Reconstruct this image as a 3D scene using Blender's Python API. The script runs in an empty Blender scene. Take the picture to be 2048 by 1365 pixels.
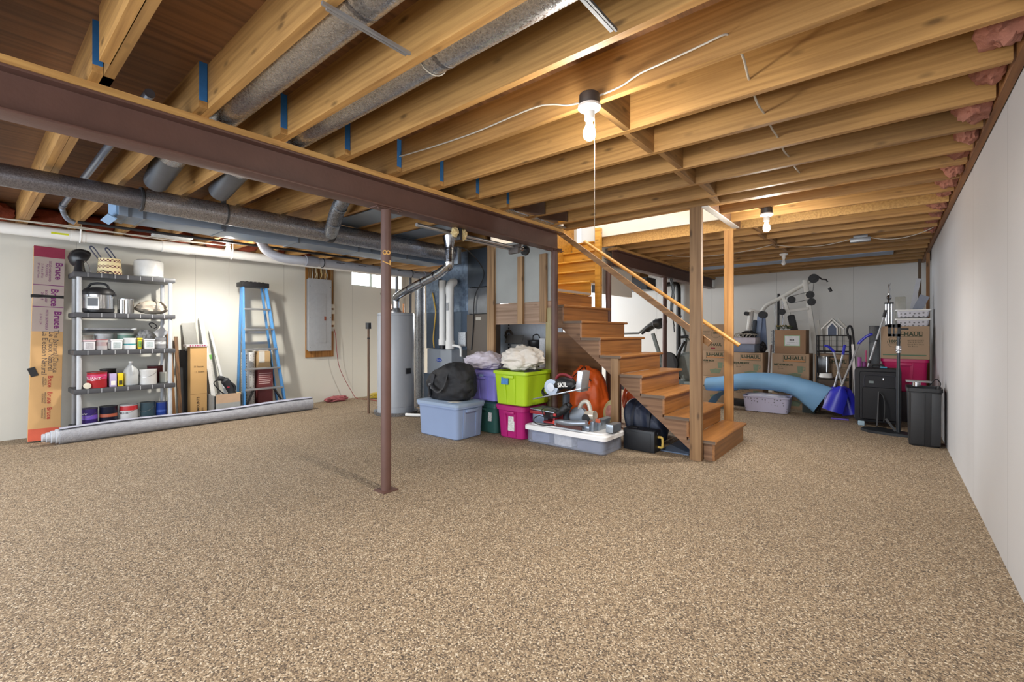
import bpy, bmesh, math, random
from mathutils import Vector, Matrix
random.seed(7)
PI = math.pi
SC = bpy.context.scene
COL = SC.collection

# ---------------------------------------------------------------- camera
TH = math.radians(39.64)
cam_d = bpy.data.cameras.new('camera')
cam_d.sensor_width = 36.0
cam_d.lens = 36.0 * 910.3 / 2048.0
cam_d.shift_y = -(682.5 - 665.0) / 2048.0
cam_d.clip_start = 0.03
cam = bpy.data.objects.new('camera', cam_d)
COL.objects.link(cam)
cam.location = (0, 0, 1.2)
cam.rotation_euler = (PI / 2, 0, TH)
SC.camera = cam
# ---------------------------------------------------------------- world, exposure
world = bpy.data.worlds.new('world')
SC.world = world
world.use_nodes = True
wb = world.node_tree.nodes['Background']
wb.inputs[0].default_value = (0.80, 0.88, 1.0, 1)
wb.inputs[1].default_value = 2.2
SC.view_settings.view_transform = 'Standard'
SC.view_settings.look = 'None'
SC.view_settings.exposure = 0.28
SC.view_settings.gamma = 1.0
SC.view_settings.use_curve_mapping = False
SC.cycles.use_denoising = True
SC.cycles.max_bounces = 8
SC.cycles.diffuse_bounces = 5
SC.cycles.glossy_bounces = 3
SC.cycles.transmission_bounces = 4
SC.cycles.sample_clamp_indirect = 4.0
SC.cycles.caustics_reflective = False
SC.cycles.caustics_refractive = False


def area(name, loc, rot, sx, sy, power, col):
    d = bpy.data.lights.new(name, 'AREA')
    d.shape = 'RECTANGLE'; d.size = sx; d.size_y = sy
    d.energy = power; d.color = col
    o = bpy.data.objects.new(name, d); COL.objects.link(o)
    o.location = loc; o.rotation_euler = rot
    return o


# soft unseen lamp added behind the camera, standing in for a walkout opening
area('walkout_fill', (-3.4, -2.3, 1.25), (PI / 2, 0, 0), 7.4, 2.1, 135, (0.86, 0.93, 1.0))
# lamp added at the made-up window behind the furnace, brightening the rear left
area('rear_fill', (-7.44, 8.3, 1.95), (PI / 2, 0, -PI / 2), 1.3, .5, 170, (0.88, 0.94, 1.0))
# lamp added up the stairwell, standing in for daylight from upstairs
area('stairwell_fill', (-2.7, 5.0, 4.6), (0, 0, 0), 2.4, 0.9, 75, (1.0, 0.97, 0.92))


# ---------------------------------------------------------------- colour and material helpers
def C(h, a=1.0):
    h = h.lstrip('#')
    v = [int(h[i:i + 2], 16) / 255 for i in (0, 2, 4)]
    v = [x / 12.92 if x <= 0.04045 else ((x + 0.055) / 1.055) ** 2.4 for x in v]
    return (v[0], v[1], v[2], a)


MATS = {}


def newmat(name):
    m = bpy.data.materials.new(name)
    m.use_nodes = True
    nt = m.node_tree
    bs = nt.nodes['Principled BSDF']
    return m, nt, bs


def mat(col, rough=0.55, metal=0.0, var=0.06, scale=18.0, bump=0.0, bscale=60.0, emit=0.0, alpha=1.0, trans=0.0, coat=0.0):
    """plain surface with slight procedural mottling"""
    key = (col, rough, metal, var, scale, bump, bscale, emit, alpha, trans, coat)
    if key in MATS:
        return MATS[key]
    m, nt, bs = newmat('surface_' + col.strip('#'))
    L = nt.links
    tc = nt.nodes.new('ShaderNodeTexCoord')
    nz = nt.nodes.new('ShaderNodeTexNoise'); nz.inputs['Scale'].default_value = scale
    nz.inputs['Detail'].default_value = 3
    L.new(tc.outputs['Object'], nz.inputs['Vector'])
    mx = nt.nodes.new('ShaderNodeMix'); mx.data_type = 'RGBA'
    c = C(col)
    mx.inputs[6].default_value = tuple(max(0, x * (1 - var * 2)) for x in c[:3]) + (1,)
    mx.inputs[7].default_value = tuple(min(1, x * (1 + var * 2)) for x in c[:3]) + (1,)
    L.new(nz.outputs['Fac'], mx.inputs[0])
    L.new(mx.outputs[2], bs.inputs['Base Color'])
    bs.inputs['Roughness'].default_value = rough
    bs.inputs['Metallic'].default_value = metal
    if coat: bs.inputs['Coat Weight'].default_value = coat
    if trans: bs.inputs['Transmission Weight'].default_value = trans
    if alpha < 1: bs.inputs['Alpha'].default_value = alpha
    if emit:
        bs.inputs['Emission Color'].default_value = c
        bs.inputs['Emission Strength'].default_value = emit
    if bump:
        n2 = nt.nodes.new('ShaderNodeTexNoise'); n2.inputs['Scale'].default_value = bscale
        n2.inputs['Detail'].default_value = 4
        L.new(tc.outputs['Object'], n2.inputs['Vector'])
        b = nt.nodes.new('ShaderNodeBump'); b.inputs['Strength'].default_value = bump
        b.inputs['Distance'].default_value = 0.01
        L.new(n2.outputs['Fac'], b.inputs['Height'])
        L.new(b.outputs[0], bs.inputs['Normal'])
    MATS[key] = m
    return m


def wood(col, dark, axis=0, rough=0.6, grain=1.0, knots=True, rnd=0.25, coat=0.0, mott=None):
    key = ('wood', col, dark, axis, rough, grain, knots, rnd, coat, mott)
    if key in MATS:
        return MATS[key]
    m, nt, bs = newmat('wood_' + col.strip('#'))
    L = nt.links; N = nt.nodes
    tc = N.new('ShaderNodeTexCoord')
    oi = N.new('ShaderNodeObjectInfo')
    off = N.new('ShaderNodeVectorMath'); off.operation = 'SCALE'
    comb = N.new('ShaderNodeCombineXYZ')
    for k in range(3): L.new(oi.outputs['Random'], comb.inputs[k])
    L.new(comb.outputs[0], off.inputs[0]); off.inputs['Scale'].default_value = 37.0
    add = N.new('ShaderNodeVectorMath'); add.operation = 'ADD'
    L.new(tc.outputs['Object'], add.inputs[0]); L.new(off.outputs[0], add.inputs[1])
    mp = N.new('ShaderNodeMapping')
    s = [26.0 * grain] * 3; s[axis] = 0.9 * grain
    mp.inputs['Scale'].default_value = s
    L.new(add.outputs[0], mp.inputs['Vector'])
    nz = N.new('ShaderNodeTexNoise'); nz.inputs['Scale'].default_value = 1.4
    nz.inputs['Detail'].default_value = 5; nz.inputs['Distortion'].default_value = 0.25
    L.new(mp.outputs[0], nz.inputs['Vector'])
    cr = N.new('ShaderNodeValToRGB')
    cr.color_ramp.elements[0].position = 0.30; cr.color_ramp.elements[0].color = C(dark)
    cr.color_ramp.elements[1].position = 0.62; cr.color_ramp.elements[1].color = C(col)
    L.new(nz.outputs['Fac'], cr.inputs[0])
    out = cr.outputs[0]
    # broad tone drift along the board
    n3 = N.new('ShaderNodeTexNoise'); n3.inputs['Scale'].default_value = 1.3
    L.new(add.outputs[0], n3.inputs['Vector'])
    hs = N.new('ShaderNodeHueSaturation')
    mr = N.new('ShaderNodeMapRange'); mr.inputs[1].default_value = 0.3; mr.inputs[2].default_value = 0.7
    mr.inputs[3].default_value = 0.82; mr.inputs[4].default_value = 1.14
    L.new(n3.outputs['Fac'], mr.inputs[0])
    mr2 = N.new('ShaderNodeMapRange'); mr2.inputs[3].default_value = 1 - rnd; mr2.inputs[4].default_value = 1 + rnd * 0.5
    L.new(oi.outputs['Random'], mr2.inputs[0])
    mu = N.new('ShaderNodeMath'); mu.operation = 'MULTIPLY'
    L.new(mr.outputs[0], mu.inputs[0]); L.new(mr2.outputs[0], mu.inputs[1])
    L.new(mu.outputs[0], hs.inputs['Value'])
    L.new(out, hs.inputs['Color']); out = hs.outputs[0]
    if knots:
        mk = N.new('ShaderNodeMapping')
        s = [9.0] * 3; s[axis] = 3.4
        mk.inputs['Scale'].default_value = s
        L.new(add.outputs[0], mk.inputs['Vector'])
        vo = N.new('ShaderNodeTexVoronoi'); vo.inputs['Scale'].default_value = 1.0
        L.new(mk.outputs[0], vo.inputs['Vector'])
        r2 = N.new('ShaderNodeMapRange'); r2.inputs[1].default_value = 0.06; r2.inputs[2].default_value = 0.16
        r2.inputs[3].default_value = 0.75; r2.inputs[4].default_value = 0.0
        L.new(vo.outputs['Distance'], r2.inputs[0])
        mx = N.new('ShaderNodeMix'); mx.data_type = 'RGBA'
        L.new(r2.outputs[0], mx.inputs[0]); L.new(out, mx.inputs[6])
        mx.inputs[7].default_value = tuple(x * 0.32 for x in C(dark)[:3]) + (1,)
        out = mx.outputs[2]
    if mott:
        n4 = N.new('ShaderNodeTexNoise'); n4.inputs['Scale'].default_value = 3.0; n4.inputs['Detail'].default_value = 4
        L.new(add.outputs[0], n4.inputs['Vector'])
        r3 = N.new('ShaderNodeMapRange'); r3.inputs[1].default_value = 0.5; r3.inputs[2].default_value = 0.62
        r3.inputs[4].default_value = 0.8
        L.new(n4.outputs['Fac'], r3.inputs[0])
        mx = N.new('ShaderNodeMix'); mx.data_type = 'RGBA'
        L.new(r3.outputs[0], mx.inputs[0]); L.new(out, mx.inputs[6]); mx.inputs[7].default_value = C(mott)
        out = mx.outputs[2]
    L.new(out, bs.inputs['Base Color'])
    bs.inputs['Roughness'].default_value = rough
    if coat: bs.inputs['Coat Weight'].default_value = coat; bs.inputs['Coat Roughness'].default_value = 0.25
    b = N.new('ShaderNodeBump'); b.inputs['Strength'].default_value = 0.12; b.inputs['Distance'].default_value = 0.004
    L.new(nz.outputs['Fac'], b.inputs['Height']); L.new(b.outputs[0], bs.inputs['Normal'])
    MATS[key] = m
    return m


def galv(col='#8f939a', dark='#4b4e54', rough=0.34, scale=30.0, metal=0.85, key='galv'):
    """spangled galvanised sheet"""
    k = (key, col, dark, rough, scale, metal)
    if k in MATS:
        return MATS[k]
    m, nt, bs = newmat('galvanised_' + col.strip('#'))
    L = nt.links; N = nt.nodes
    tc = N.new('ShaderNodeTexCoord')
    vo = N.new('ShaderNodeTexVoronoi'); vo.inputs['Scale'].default_value = scale * 3.2
    L.new(tc.outputs['Object'], vo.inputs['Vector'])
    sep = N.new('ShaderNodeSeparateColor'); L.new(vo.outputs['Color'], sep.inputs[0])
    nz = N.new('ShaderNodeTexNoise'); nz.inputs['Scale'].default_value = 5; nz.inputs['Detail'].default_value = 5
    L.new(tc.outputs['Object'], nz.inputs['Vector'])
    av = N.new('ShaderNodeMath'); av.operation = 'ADD'
    L.new(sep.outputs[0], av.inputs[0]); L.new(nz.outputs['Fac'], av.inputs[1])
    cr = N.new('ShaderNodeValToRGB')
    cr.color_ramp.elements[0].position = 0.2; cr.color_ramp.elements[0].color = C(dark)
    cr.color_ramp.elements[1].position = 1.25 / 1.3; cr.color_ramp.elements[1].color = C(col)
    dv = N.new('ShaderNodeMath'); dv.operation = 'MULTIPLY'; dv.inputs[1].default_value = 0.72
    L.new(av.outputs[0], dv.inputs[0]); L.new(dv.outputs[0], cr.inputs[0])
    L.new(cr.outputs[0], bs.inputs['Base Color'])
    bs.inputs['Metallic'].default_value = metal
    mr = N.new('ShaderNodeMapRange'); mr.inputs[3].default_value = rough - 0.08; mr.inputs[4].default_value = rough + 0.14
    L.new(sep.outputs[1], mr.inputs[0]); L.new(mr.outputs[0], bs.inputs['Roughness'])
    b = N.new('ShaderNodeBump'); b.inputs['Strength'].default_value = 0.25; b.inputs['Distance'].default_value = 0.002
    L.new(sep.outputs[0], b.inputs['Height']); L.new(b.outputs[0], bs.inputs['Normal'])
    MATS[k] = m
    return m


# ---------------------------------------------------------------- mesh builder
class B:
    def __init__(s):
        s.v = []; s.f = []; s.mi = []; s.cur = 0

    def add(s, vs, fs):
        n = len(s.v)
        s.v += [tuple(v) for v in vs]
        for f in fs:
            s.f.append(tuple(n + i for i in f)); s.mi.append(s.cur)
        return s

    def box(s, lo, hi, rot=None, c=None, bev=0.0):
        x0, y0, z0 = lo; x1, y1, z1 = hi
        if bev > 0:
            bm = bmesh.new()
            bmesh.ops.create_cube(bm, size=1)
            for v in bm.verts:
                v.co = Vector(((x0 + x1) / 2 + v.co.x * (x1 - x0), (y0 + y1) / 2 + v.co.y * (y1 - y0), (z0 + z1) / 2 + v.co.z * (z1 - z0)))
            bmesh.ops.bevel(bm, geom=bm.edges[:], offset=bev, segments=2, affect='EDGES', profile=0.6)
            bm.verts.index_update()
            vs = [v.co.copy() for v in bm.verts]; fs = [[v.index for v in f.verts] for f in bm.faces]
            bm.free()
        else:
            vs = [Vector(p) for p in ((x0, y0, z0), (x1, y0, z0), (x1, y1, z0), (x0, y1, z0), (x0, y0, z1), (x1, y0, z1), (x1, y1, z1), (x0, y1, z1))]
            fs = [(0, 3, 2, 1), (4, 5, 6, 7), (0, 1, 5, 4), (1, 2, 6, 5), (2, 3, 7, 6), (3, 0, 4, 7)]
        if rot is not None:
            cc = Vector(c) if c is not None else Vector(((x0 + x1) / 2, (y0 + y1) / 2, (z0 + z1) / 2))
            vs = [rot @ (v - cc) + cc for v in vs]
        return s.add(vs, fs)

    def cb(s, c, size, rot=None, bev=0.0):
        return s.box([c[i] - size[i] / 2 for i in range(3)], [c[i] + size[i] / 2 for i in range(3)], rot, c, bev)

    def bar(s, p0, p1, w, h, up=(0, 0, 1), bev=0):
        """rectangular bar between two points; w across, h along up"""
        p0 = Vector(p0); p1 = Vector(p1); d = (p1 - p0); L = d.length; d.normalize()
        u = Vector(up); side = d.cross(u)
        if side.length < 1e-4: side = d.cross(Vector((1, 0, 0)))
        side.normalize(); u = side.cross(d).normalized()
        R = Matrix((side, d, u)).transposed()
        c = (p0 + p1) / 2
        return s.box((c.x - w / 2, c.y - L / 2, c.z - h / 2), (c.x + w / 2, c.y + L / 2, c.z + h / 2), R, c, bev)

    def rings(s, rings, cap0=True, cap1=True, closed=True):
        n = len(rings[0]); vs = [p for r in rings for p in r]; fs = []
        for i in range(len(rings) - 1):
            for j in range(n if closed else n - 1):
                k = (j + 1) % n
                fs.append((i * n + j, i * n + k, (i + 1) * n + k, (i + 1) * n + j))
        if cap0: fs.append(tuple(reversed(range(n))))
        if cap1: fs.append(tuple((len(rings) - 1) * n + j for j in range(n)))
        return s.add(vs, fs)

    def tube(s, pts, r, seg=12, cap=True, ell=None):
        pts = [Vector(p) for p in pts]
        rs = r if isinstance(r, (list, tuple)) else [r] * len(pts)
        rings = []; up = None
        for i, p in enumerate(pts):
            a = pts[max(i - 1, 0)]; b = pts[min(i + 1, len(pts) - 1)]
            d = (b - a)
            if d.length < 1e-9: d = Vector((0, 0, 1))
            d.normalize()
            if up is None:
                up = Vector((0, 0, 1)) if abs(d.z) < 0.9 else Vector((1, 0, 0))
            sd = d.cross(up)
            if sd.length < 1e-5: sd = d.cross(Vector((0, 1, 0)))
            sd.normalize(); up = sd.cross(d).normalized()
            e = ell if ell else (1, 1)
            rings.append([p + sd * (math.cos(t) * rs[i] * e[0]) + up * (math.sin(t) * rs[i] * e[1]) for t in [2 * PI * j / seg for j in range(seg)]])
        return s.rings(rings, cap, cap)

    def cyl(s, p0, p1, r0, r1=None, seg=20, cap=True):
        return s.tube([p0, p1], [r0, r0 if r1 is None else r1], seg, cap)

    def lathe(s, prof, c=(0, 0, 0), seg=24, cap=True, sx=1, sy=1, rot=None):
        """prof: list of (r,z)"""
        rings = []
        for r, z in prof:
            ring = [Vector((math.cos(t) * r * sx, math.sin(t) * r * sy, z)) for t in [2 * PI * j / seg for j in range(seg)]]
            if rot is not None: ring = [rot @ p for p in ring]
            rings.append([p + Vector(c) for p in ring])
        return s.rings(rings, cap and prof[0][0] > 1e-4, cap and prof[-1][0] > 1e-4)

    def prism(s, poly, d0, d1, axis='y'):
        """poly of 2D points extruded along axis from d0 to d1; (x,z) for y, (y,z) for x, (x,y) for z"""
        def P(a, b, d):
            return {'y': (a, d, b), 'x': (d, a, b), 'z': (a, b, d)}[axis]
        n = len(poly)
        vs = [P(a, b, d0) for a, b in poly] + [P(a, b, d1) for a, b in poly]
        fs = [tuple(range(n)), tuple(reversed(range(n, 2 * n)))] + [(j, n + j, n + (j + 1) % n, (j + 1) % n) for j in range(n)]
        return s.add(vs, fs)

    def xf(s, M):
        s.v = [tuple(M @ Vector(v)) for v in s.v]
        return s

    def obj(s, name, m, parent=None, smooth=35, world=False):
        me = bpy.data.meshes.new(name)
        vs = s.v
        if world and parent is not None:
            Mi = (Matrix.Translation(parent.location) @ parent.rotation_euler.to_matrix().to_4x4()).inverted()
            vs = [tuple(Mi @ Vector(v)) for v in vs]
        me.from_pydata(vs, [], s.f)
        for mm in (m if isinstance(m, (list, tuple)) else [m]): me.materials.append(mm)
        bm = bmesh.new(); bm.from_mesh(me)
        bm.faces.ensure_lookup_table()
        for i, f in enumerate(bm.faces):
            f.material_index = s.mi[i]
            f.smooth = bool(smooth)
        bmesh.ops.recalc_face_normals(bm, faces=bm.faces[:])
        if smooth:
            th = math.radians(smooth)
            for e in bm.edges:
                if len(e.link_faces) == 2 and e.calc_face_angle(0) > th: e.smooth = False
        bm.to_mesh(me); bm.free()
        o = bpy.data.objects.new(name, me); COL.objects.link(o)
        if parent is not None: o.parent = parent
        return o


def tag(o, label=None, cat=None, group=None, kind=None):
    if label: o['label'] = label
    if cat: o['category'] = cat
    if group: o['group'] = group
    if kind: o['kind'] = kind
    return o


def thing(name, label, cat, loc=(0, 0, 0), rotz=0.0, group=None, rot=None):
    o = bpy.data.objects.new(name, None); COL.objects.link(o)
    o.empty_display_size = 0.05
    o.location = loc; o.rotation_euler = rot if rot else (0, 0, rotz)
    return tag(o, label, cat, group)


def struct(name, b, m, smooth=35):
    return tag(b.obj(name, m, None, smooth), kind='structure')


def solo(name, label, cat, b, m, group=None, smooth=35, kind=None):
    return tag(b.obj(name, m, None, smooth), label, cat, group, kind)


def dup(root, loc, rotz=None, label=None, group=None, rot=None):
    r = root.copy(); COL.objects.link(r); r.location = loc
    if rotz is not None: r.rotation_euler = (0, 0, rotz)
    if rot is not None: r.rotation_euler = rot
    if label: r['label'] = label
    if group: r['group'] = group
    for ch in list(root.children):
        c = ch.copy(); COL.objects.link(c); c.parent = r
        for g in list(ch.children):
            d = g.copy(); COL.objects.link(d); d.parent = c
    return r


def text(body, size, m, parent, loc, rot, name='lettering', align='CENTER', bold=0.0, squeeze=1.0, ext=0.0006):
    """lettering: a thin printed mesh. rot: 3x3 matrix whose columns are (reading direction, up, outward)"""
    cu = bpy.data.curves.new(name, 'FONT')
    cu.body = body; cu.size = size; cu.extrude = ext; cu.align_x = align; cu.align_y = 'CENTER'
    cu.offset = bold; cu.resolution_u = 2
    tmp = bpy.data.objects.new('tmp', cu); COL.objects.link(tmp)
    dg = bpy.context.evaluated_depsgraph_get()
    me = bpy.data.meshes.new_from_object(tmp.evaluated_get(dg))
    bpy.data.objects.remove(tmp); bpy.data.curves.remove(cu)
    me.materials.clear(); me.materials.append(m)
    for v in me.vertices:
        v.co = rot @ Vector((v.co.x * squeeze, v.co.y, v.co.z)) + Vector(loc)
    o = bpy.data.objects.new(name, me); COL.objects.link(o)
    if parent is not None: o.parent = parent
    return o


def frame(r, u):
    r = Vector(r).normalized(); u = Vector(u).normalized()
    return Matrix((r, u, r.cross(u))).transposed()


def join_text(items, m, parent, name='printing'):
    """several lines of lettering as one mesh"""
    bm = bmesh.new()
    for it in items:
        t = text(*it[:2], m, None, *it[2:4], **(it[4] if len(it) > 4 else {}))
        bm.from_mesh(t.data); me = t.data
        bpy.data.objects.remove(t); bpy.data.meshes.remove(me)
    me = bpy.data.meshes.new(name); bm.to_mesh(me); bm.free()
    me.materials.append(m)
    o = bpy.data.objects.new(name, me); COL.objects.link(o); o.parent = parent
    return o


def catenary(p0, p1, sag, n=10):
    p0 = Vector(p0); p1 = Vector(p1)
    return [p0.lerp(p1, i / n) + Vector((0, 0, -sag * 4 * (i / n) * (1 - i / n))) for i in range(n + 1)]


def smoothpath(pts, n=6):
    pts = [Vector(p) for p in pts]; out = []
    for i in range(len(pts) - 1):
        a = pts[max(i - 1, 0)]; b = pts[i]; c = pts[i + 1]; d = pts[min(i + 2, len(pts) - 1)]
        for k in range(n):
            t = k / n
            out.append(0.5 * ((2 * b) + (c - a) * t + (2 * a - 5 * b + 4 * c - d) * t * t + (3 * b - a - 3 * c + d) * t ** 3))
    out.append(pts[-1]); return out


def blob(c, size, seed=0, amp=0.12, freq=2.5, sub=4, flat=0.0, boxy=0.0):
    """lumpy soft body (cloth, foam, insulation)"""
    from mathutils import noise
    bm = bmesh.new(); bmesh.ops.create_icosphere(bm, subdivisions=sub, radius=1)
    off = Vector((seed * 7.3, seed * 3.1, seed * 1.7))
    b = B(); vs = []
    for v in bm.verts:
        d = v.co.normalized()
        n = noise.fractal(d * freq + off, 0.8, 2.0, 4) + 0.5 * noise.noise(d * freq * 2.7 + off)
        r = 1 + amp * n
        if boxy:
            q = 2 + boxy * 4
            r *= (abs(d.x) ** q + abs(d.y) ** q + abs(d.z) ** q) ** (-1 / q)
        p = Vector((d.x * size[0] * r, d.y * size[1] * r, d.z * size[2] * r))
        if flat and p.z < -flat * size[2]: p.z = -flat * size[2] + (p.z + flat * size[2]) * 0.08
        vs.append(p + Vector(c))
    bm.verts.index_update()
    fs = [[v.index for v in f.verts] for f in bm.faces]; bm.free()
    return b.add(vs, fs)


# common materials
M_JOIST = wood('#b58a50', '#946c3b', 0, grain=1.5, rnd=0.25)
M_BEAMW = wood('#c79c5c', '#a87c44', 1, grain=1.5, rnd=0.1)
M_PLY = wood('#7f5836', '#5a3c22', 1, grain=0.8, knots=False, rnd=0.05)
M_STEEL = mat('#5b4038', 0.5, 0.0, 0.10, 9.0, 0.1, 40)
M_STUD = wood('#a98862', '#7c5f40', 2, rnd=0.15)
M_STAIR = wood('#a06c38', '#7c5028', 1, rough=0.42, knots=False, rnd=0.10, coat=0.15)
M_STAIRY = wood('#c9943c', '#a87526', 0, rough=0.4, rnd=0.08, coat=0.15)
M_OLDW = wood('#8c6b50', '#694b36', 0, rough=0.7, rnd=0.12)
M_BLACK = mat('#17171a', 0.5)
M_DARK = mat('#232427', 0.6)
M_WHITE = mat('#e6e6e3', 0.5, var=0.02)
M_CHROME = mat('#c8c9cc', 0.2, 1.0, 0.03)
M_ALU = mat('#b9bcc0', 0.35, 0.9, 0.04)
M_CARD = mat('#a98562', 0.8, 0.0, 0.05, 6)
M_WIRE = mat('#bab6ab', 0.5)

# ================================================================= SETTING
XL, XR, YB, Y0 = -7.53, 0.46, 10.3, -2.4
ZJ = 2.37            # underside of the joists
ZD = ZJ + 0.235      # underside of the floor deck above


def floor_mat():
    m, nt, bs = newmat('speckled_carpet')
    L = nt.links; N = nt.nodes
    tc = N.new('ShaderNodeTexCoord')
    vo = N.new('ShaderNodeTexVoronoi'); vo.inputs['Scale'].default_value = 185
    L.new(tc.outputs['Object'], vo.inputs['Vector'])
    sep = N.new('ShaderNodeSeparateColor'); L.new(vo.outputs['Color'], sep.inputs[0])
    cr = N.new('ShaderNodeValToRGB'); cr.color_ramp.interpolation = 'LINEAR'
    e = cr.color_ramp.elements
    e[0].position = 0.0; e[0].color = C('#41372d')
    e[1].position = 1.0; e[1].color = C('#dfd1ba')
    for p, c in ((0.18, '#6b5a49'), (0.42, '#8c775d'), (0.68, '#a28c70'), (0.86, '#baa588')):
        x = e.new(p); x.color = C(c)
    L.new(sep.outputs[0], cr.inputs[0])
    nz = N.new('ShaderNodeTexNoise'); nz.inputs['Scale'].default_value = 1.1; nz.inputs['Detail'].default_value = 3
    L.new(tc.outputs['Object'], nz.inputs['Vector'])
    mr = N.new('ShaderNodeMapRange'); mr.inputs[3].default_value = 0.72; mr.inputs[4].default_value = 0.92
    L.new(nz.outputs['Fac'], mr.inputs[0])
    hs = N.new('ShaderNodeHueSaturation'); L.new(mr.outputs[0], hs.inputs['Value']); L.new(cr.outputs[0], hs.inputs['Color'])
    L.new(hs.outputs[0], bs.inputs['Base Color'])
    bs.inputs['Roughness'].default_value = 0.8
    b = N.new('ShaderNodeBump'); b.inputs['Strength'].default_value = 0.5; b.inputs['Distance'].default_value = 0.004
    L.new(vo.outputs['Distance'], b.inputs['Height']); b.invert = True
    L.new(b.outputs[0], bs.inputs['Normal'])
    return m


def panel_mat(col, axis, pitch=1.22, off=0.3, name='painted_panel', rough=0.55):
    m, nt, bs = newmat(name)
    L = nt.links; N = nt.nodes
    tc = N.new('ShaderNodeTexCoord'); sp = N.new('ShaderNodeSeparateXYZ'); L.new(tc.outputs['Object'], sp.inputs[0])
    a = N.new('ShaderNodeMath'); a.operation = 'ADD'; a.inputs[1].default_value = 50 * pitch + off; L.new(sp.outputs[axis], a.inputs[0])
    md = N.new('ShaderNodeMath'); md.operation = 'MODULO'; md.inputs[1].default_value = pitch; L.new(a.outputs[0], md.inputs[0])
    lt = N.new('ShaderNodeMath'); lt.operation = 'LESS_THAN'; lt.inputs[1].default_value = 0.006; L.new(md.outputs[0], lt.inputs[0])
    nz = N.new('ShaderNodeTexNoise'); nz.inputs['Scale'].default_value = 2.2; nz.inputs['Detail'].default_value = 5
    L.new(tc.outputs['Object'], nz.inputs['Vector'])
    mx = N.new('ShaderNodeMix'); mx.data_type = 'RGBA'
    c = C(col); mx.inputs[6].default_value = tuple(x * 0.92 for x in c[:3]) + (1,); mx.inputs[7].default_value = c
    L.new(nz.outputs['Fac'], mx.inputs[0])
    m2 = N.new('ShaderNodeMix'); m2.data_type = 'RGBA'; L.new(lt.outputs[0], m2.inputs[0]); L.new(mx.outputs[2], m2.inputs[6])
    m2.inputs[7].default_value = tuple(x * 0.6 for x in c[:3]) + (1,)
    L.new(m2.outputs[2], bs.inputs['Base Color']); bs.inputs['Roughness'].default_value = rough
    n2 = N.new('ShaderNodeTexNoise'); n2.inputs['Scale'].default_value = 140
    L.new(tc.outputs['Object'], n2.inputs['Vector'])
    b = N.new('ShaderNodeBump'); b.inputs['Strength'].default_value = 0.15; b.inputs['Distance'].default_value = 0.002
    L.new(n2.outputs['Fac'], b.inputs['Height']); L.new(b.outputs[0], bs.inputs['Normal'])
    return m


struct('floor', B().box((XL - 0.2, Y0, -0.1), (XR + 0.3, YB + 0.2, 0)), floor_mat(), 0)
MW_L = panel_mat('#d2d0c6', 1, off=0.35, name='left_wall_paint')
MW_R = panel_mat('#c3c3c5', 1, off=0.3, name='right_wall_paint')
MW_B = panel_mat('#d6d5d1', 0, off=0.5, name='back_wall_paint')
MW_S = mat('#dedbd3', 0.6, 0, 0.02, 3)
WY0, WY1, WZ0, WZ1 = 4.52, 5.62, 2.06, 2.42      # window hole in the left wall
b = B().box((XL - 0.15, Y0, 0), (XL, WY0, ZD)).box((XL - 0.15, WY1, 0), (XL, YB, ZD))
b.box((XL - 0.15, WY0, 0), (XL, WY1, WZ0)).box((XL - 0.15, WY0, WZ1), (XL, WY1, ZD))
struct('wall_left', b, MW_L, 0)
b = B().box((XR, Y0, 0), (XR + 0.013, 8.7, 2.40)).box((XR + 0.10, Y0, 0), (XR + 0.2, YB, ZD))
struct('wall_right', b, MW_R, 0)
struct('wall_back', B().box((XL - 0.15, YB, 0), (XR + 0.2, YB + 0.12, ZD)), MW_B, 0)
# deck of the floor above with the opening of the stairwell
HX0, HX1, HY0, HY1, UX, UY = -4.06, -1.33, 4.45, 5.57, -3.12, 6.62
b = B()
for lo, hi in (((XL - .15, Y0), (XR + .2, HY0)), ((XL - .15, HY0), (HX0, YB)), ((HX1, HY0), (XR + .2, YB)),
               ((UX, HY1), (HX1, YB)), ((HX0, UY), (UX, YB))):
    b.box((lo[0], lo[1], ZD), (hi[0], hi[1], ZD + 0.02))
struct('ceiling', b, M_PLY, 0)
# white plastered walls of the stairwell above the basement
b = B().box((UX, HY1 - .012, ZJ + 0.13), (HX1, HY1 + 0.025, 5.1))
b.box((UX, HY1 - 0.0, 1.74), (UX + 0.05, UY, 5.1))
struct('wall_stairwell', b, MW_S, 0)
struct('wall_stairwell_left', B().box((HX0 - 0.02, HY0 + .02, 1.72), (HX0, UY, 5.1)), MW_S, 0)
struct('wall_stairwell_near', B().box((HX0, HY0 - 0.1, ZD + 0.02), (HX1, HY0, 5.1)), MW_S, 0)
struct('wall_stairwell_right', B().box((HX1, HY0 - 0.1, ZD + .02), (HX1 + 0.1, HY1, 5.1)), MW_S, 0)
struct('wall_stairwell_end', B().box((HX0 - .1, UY + .3, ZD + 0.02), (UX + .05, UY + 0.4, 5.1)), MW_S, 0)
struct('ceiling_stairwell', B().box((HX0 - .1, HY0 - .1, 5.1), (HX1 + .1, UY + .4, 5.2)), MW_S, 0)
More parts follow.
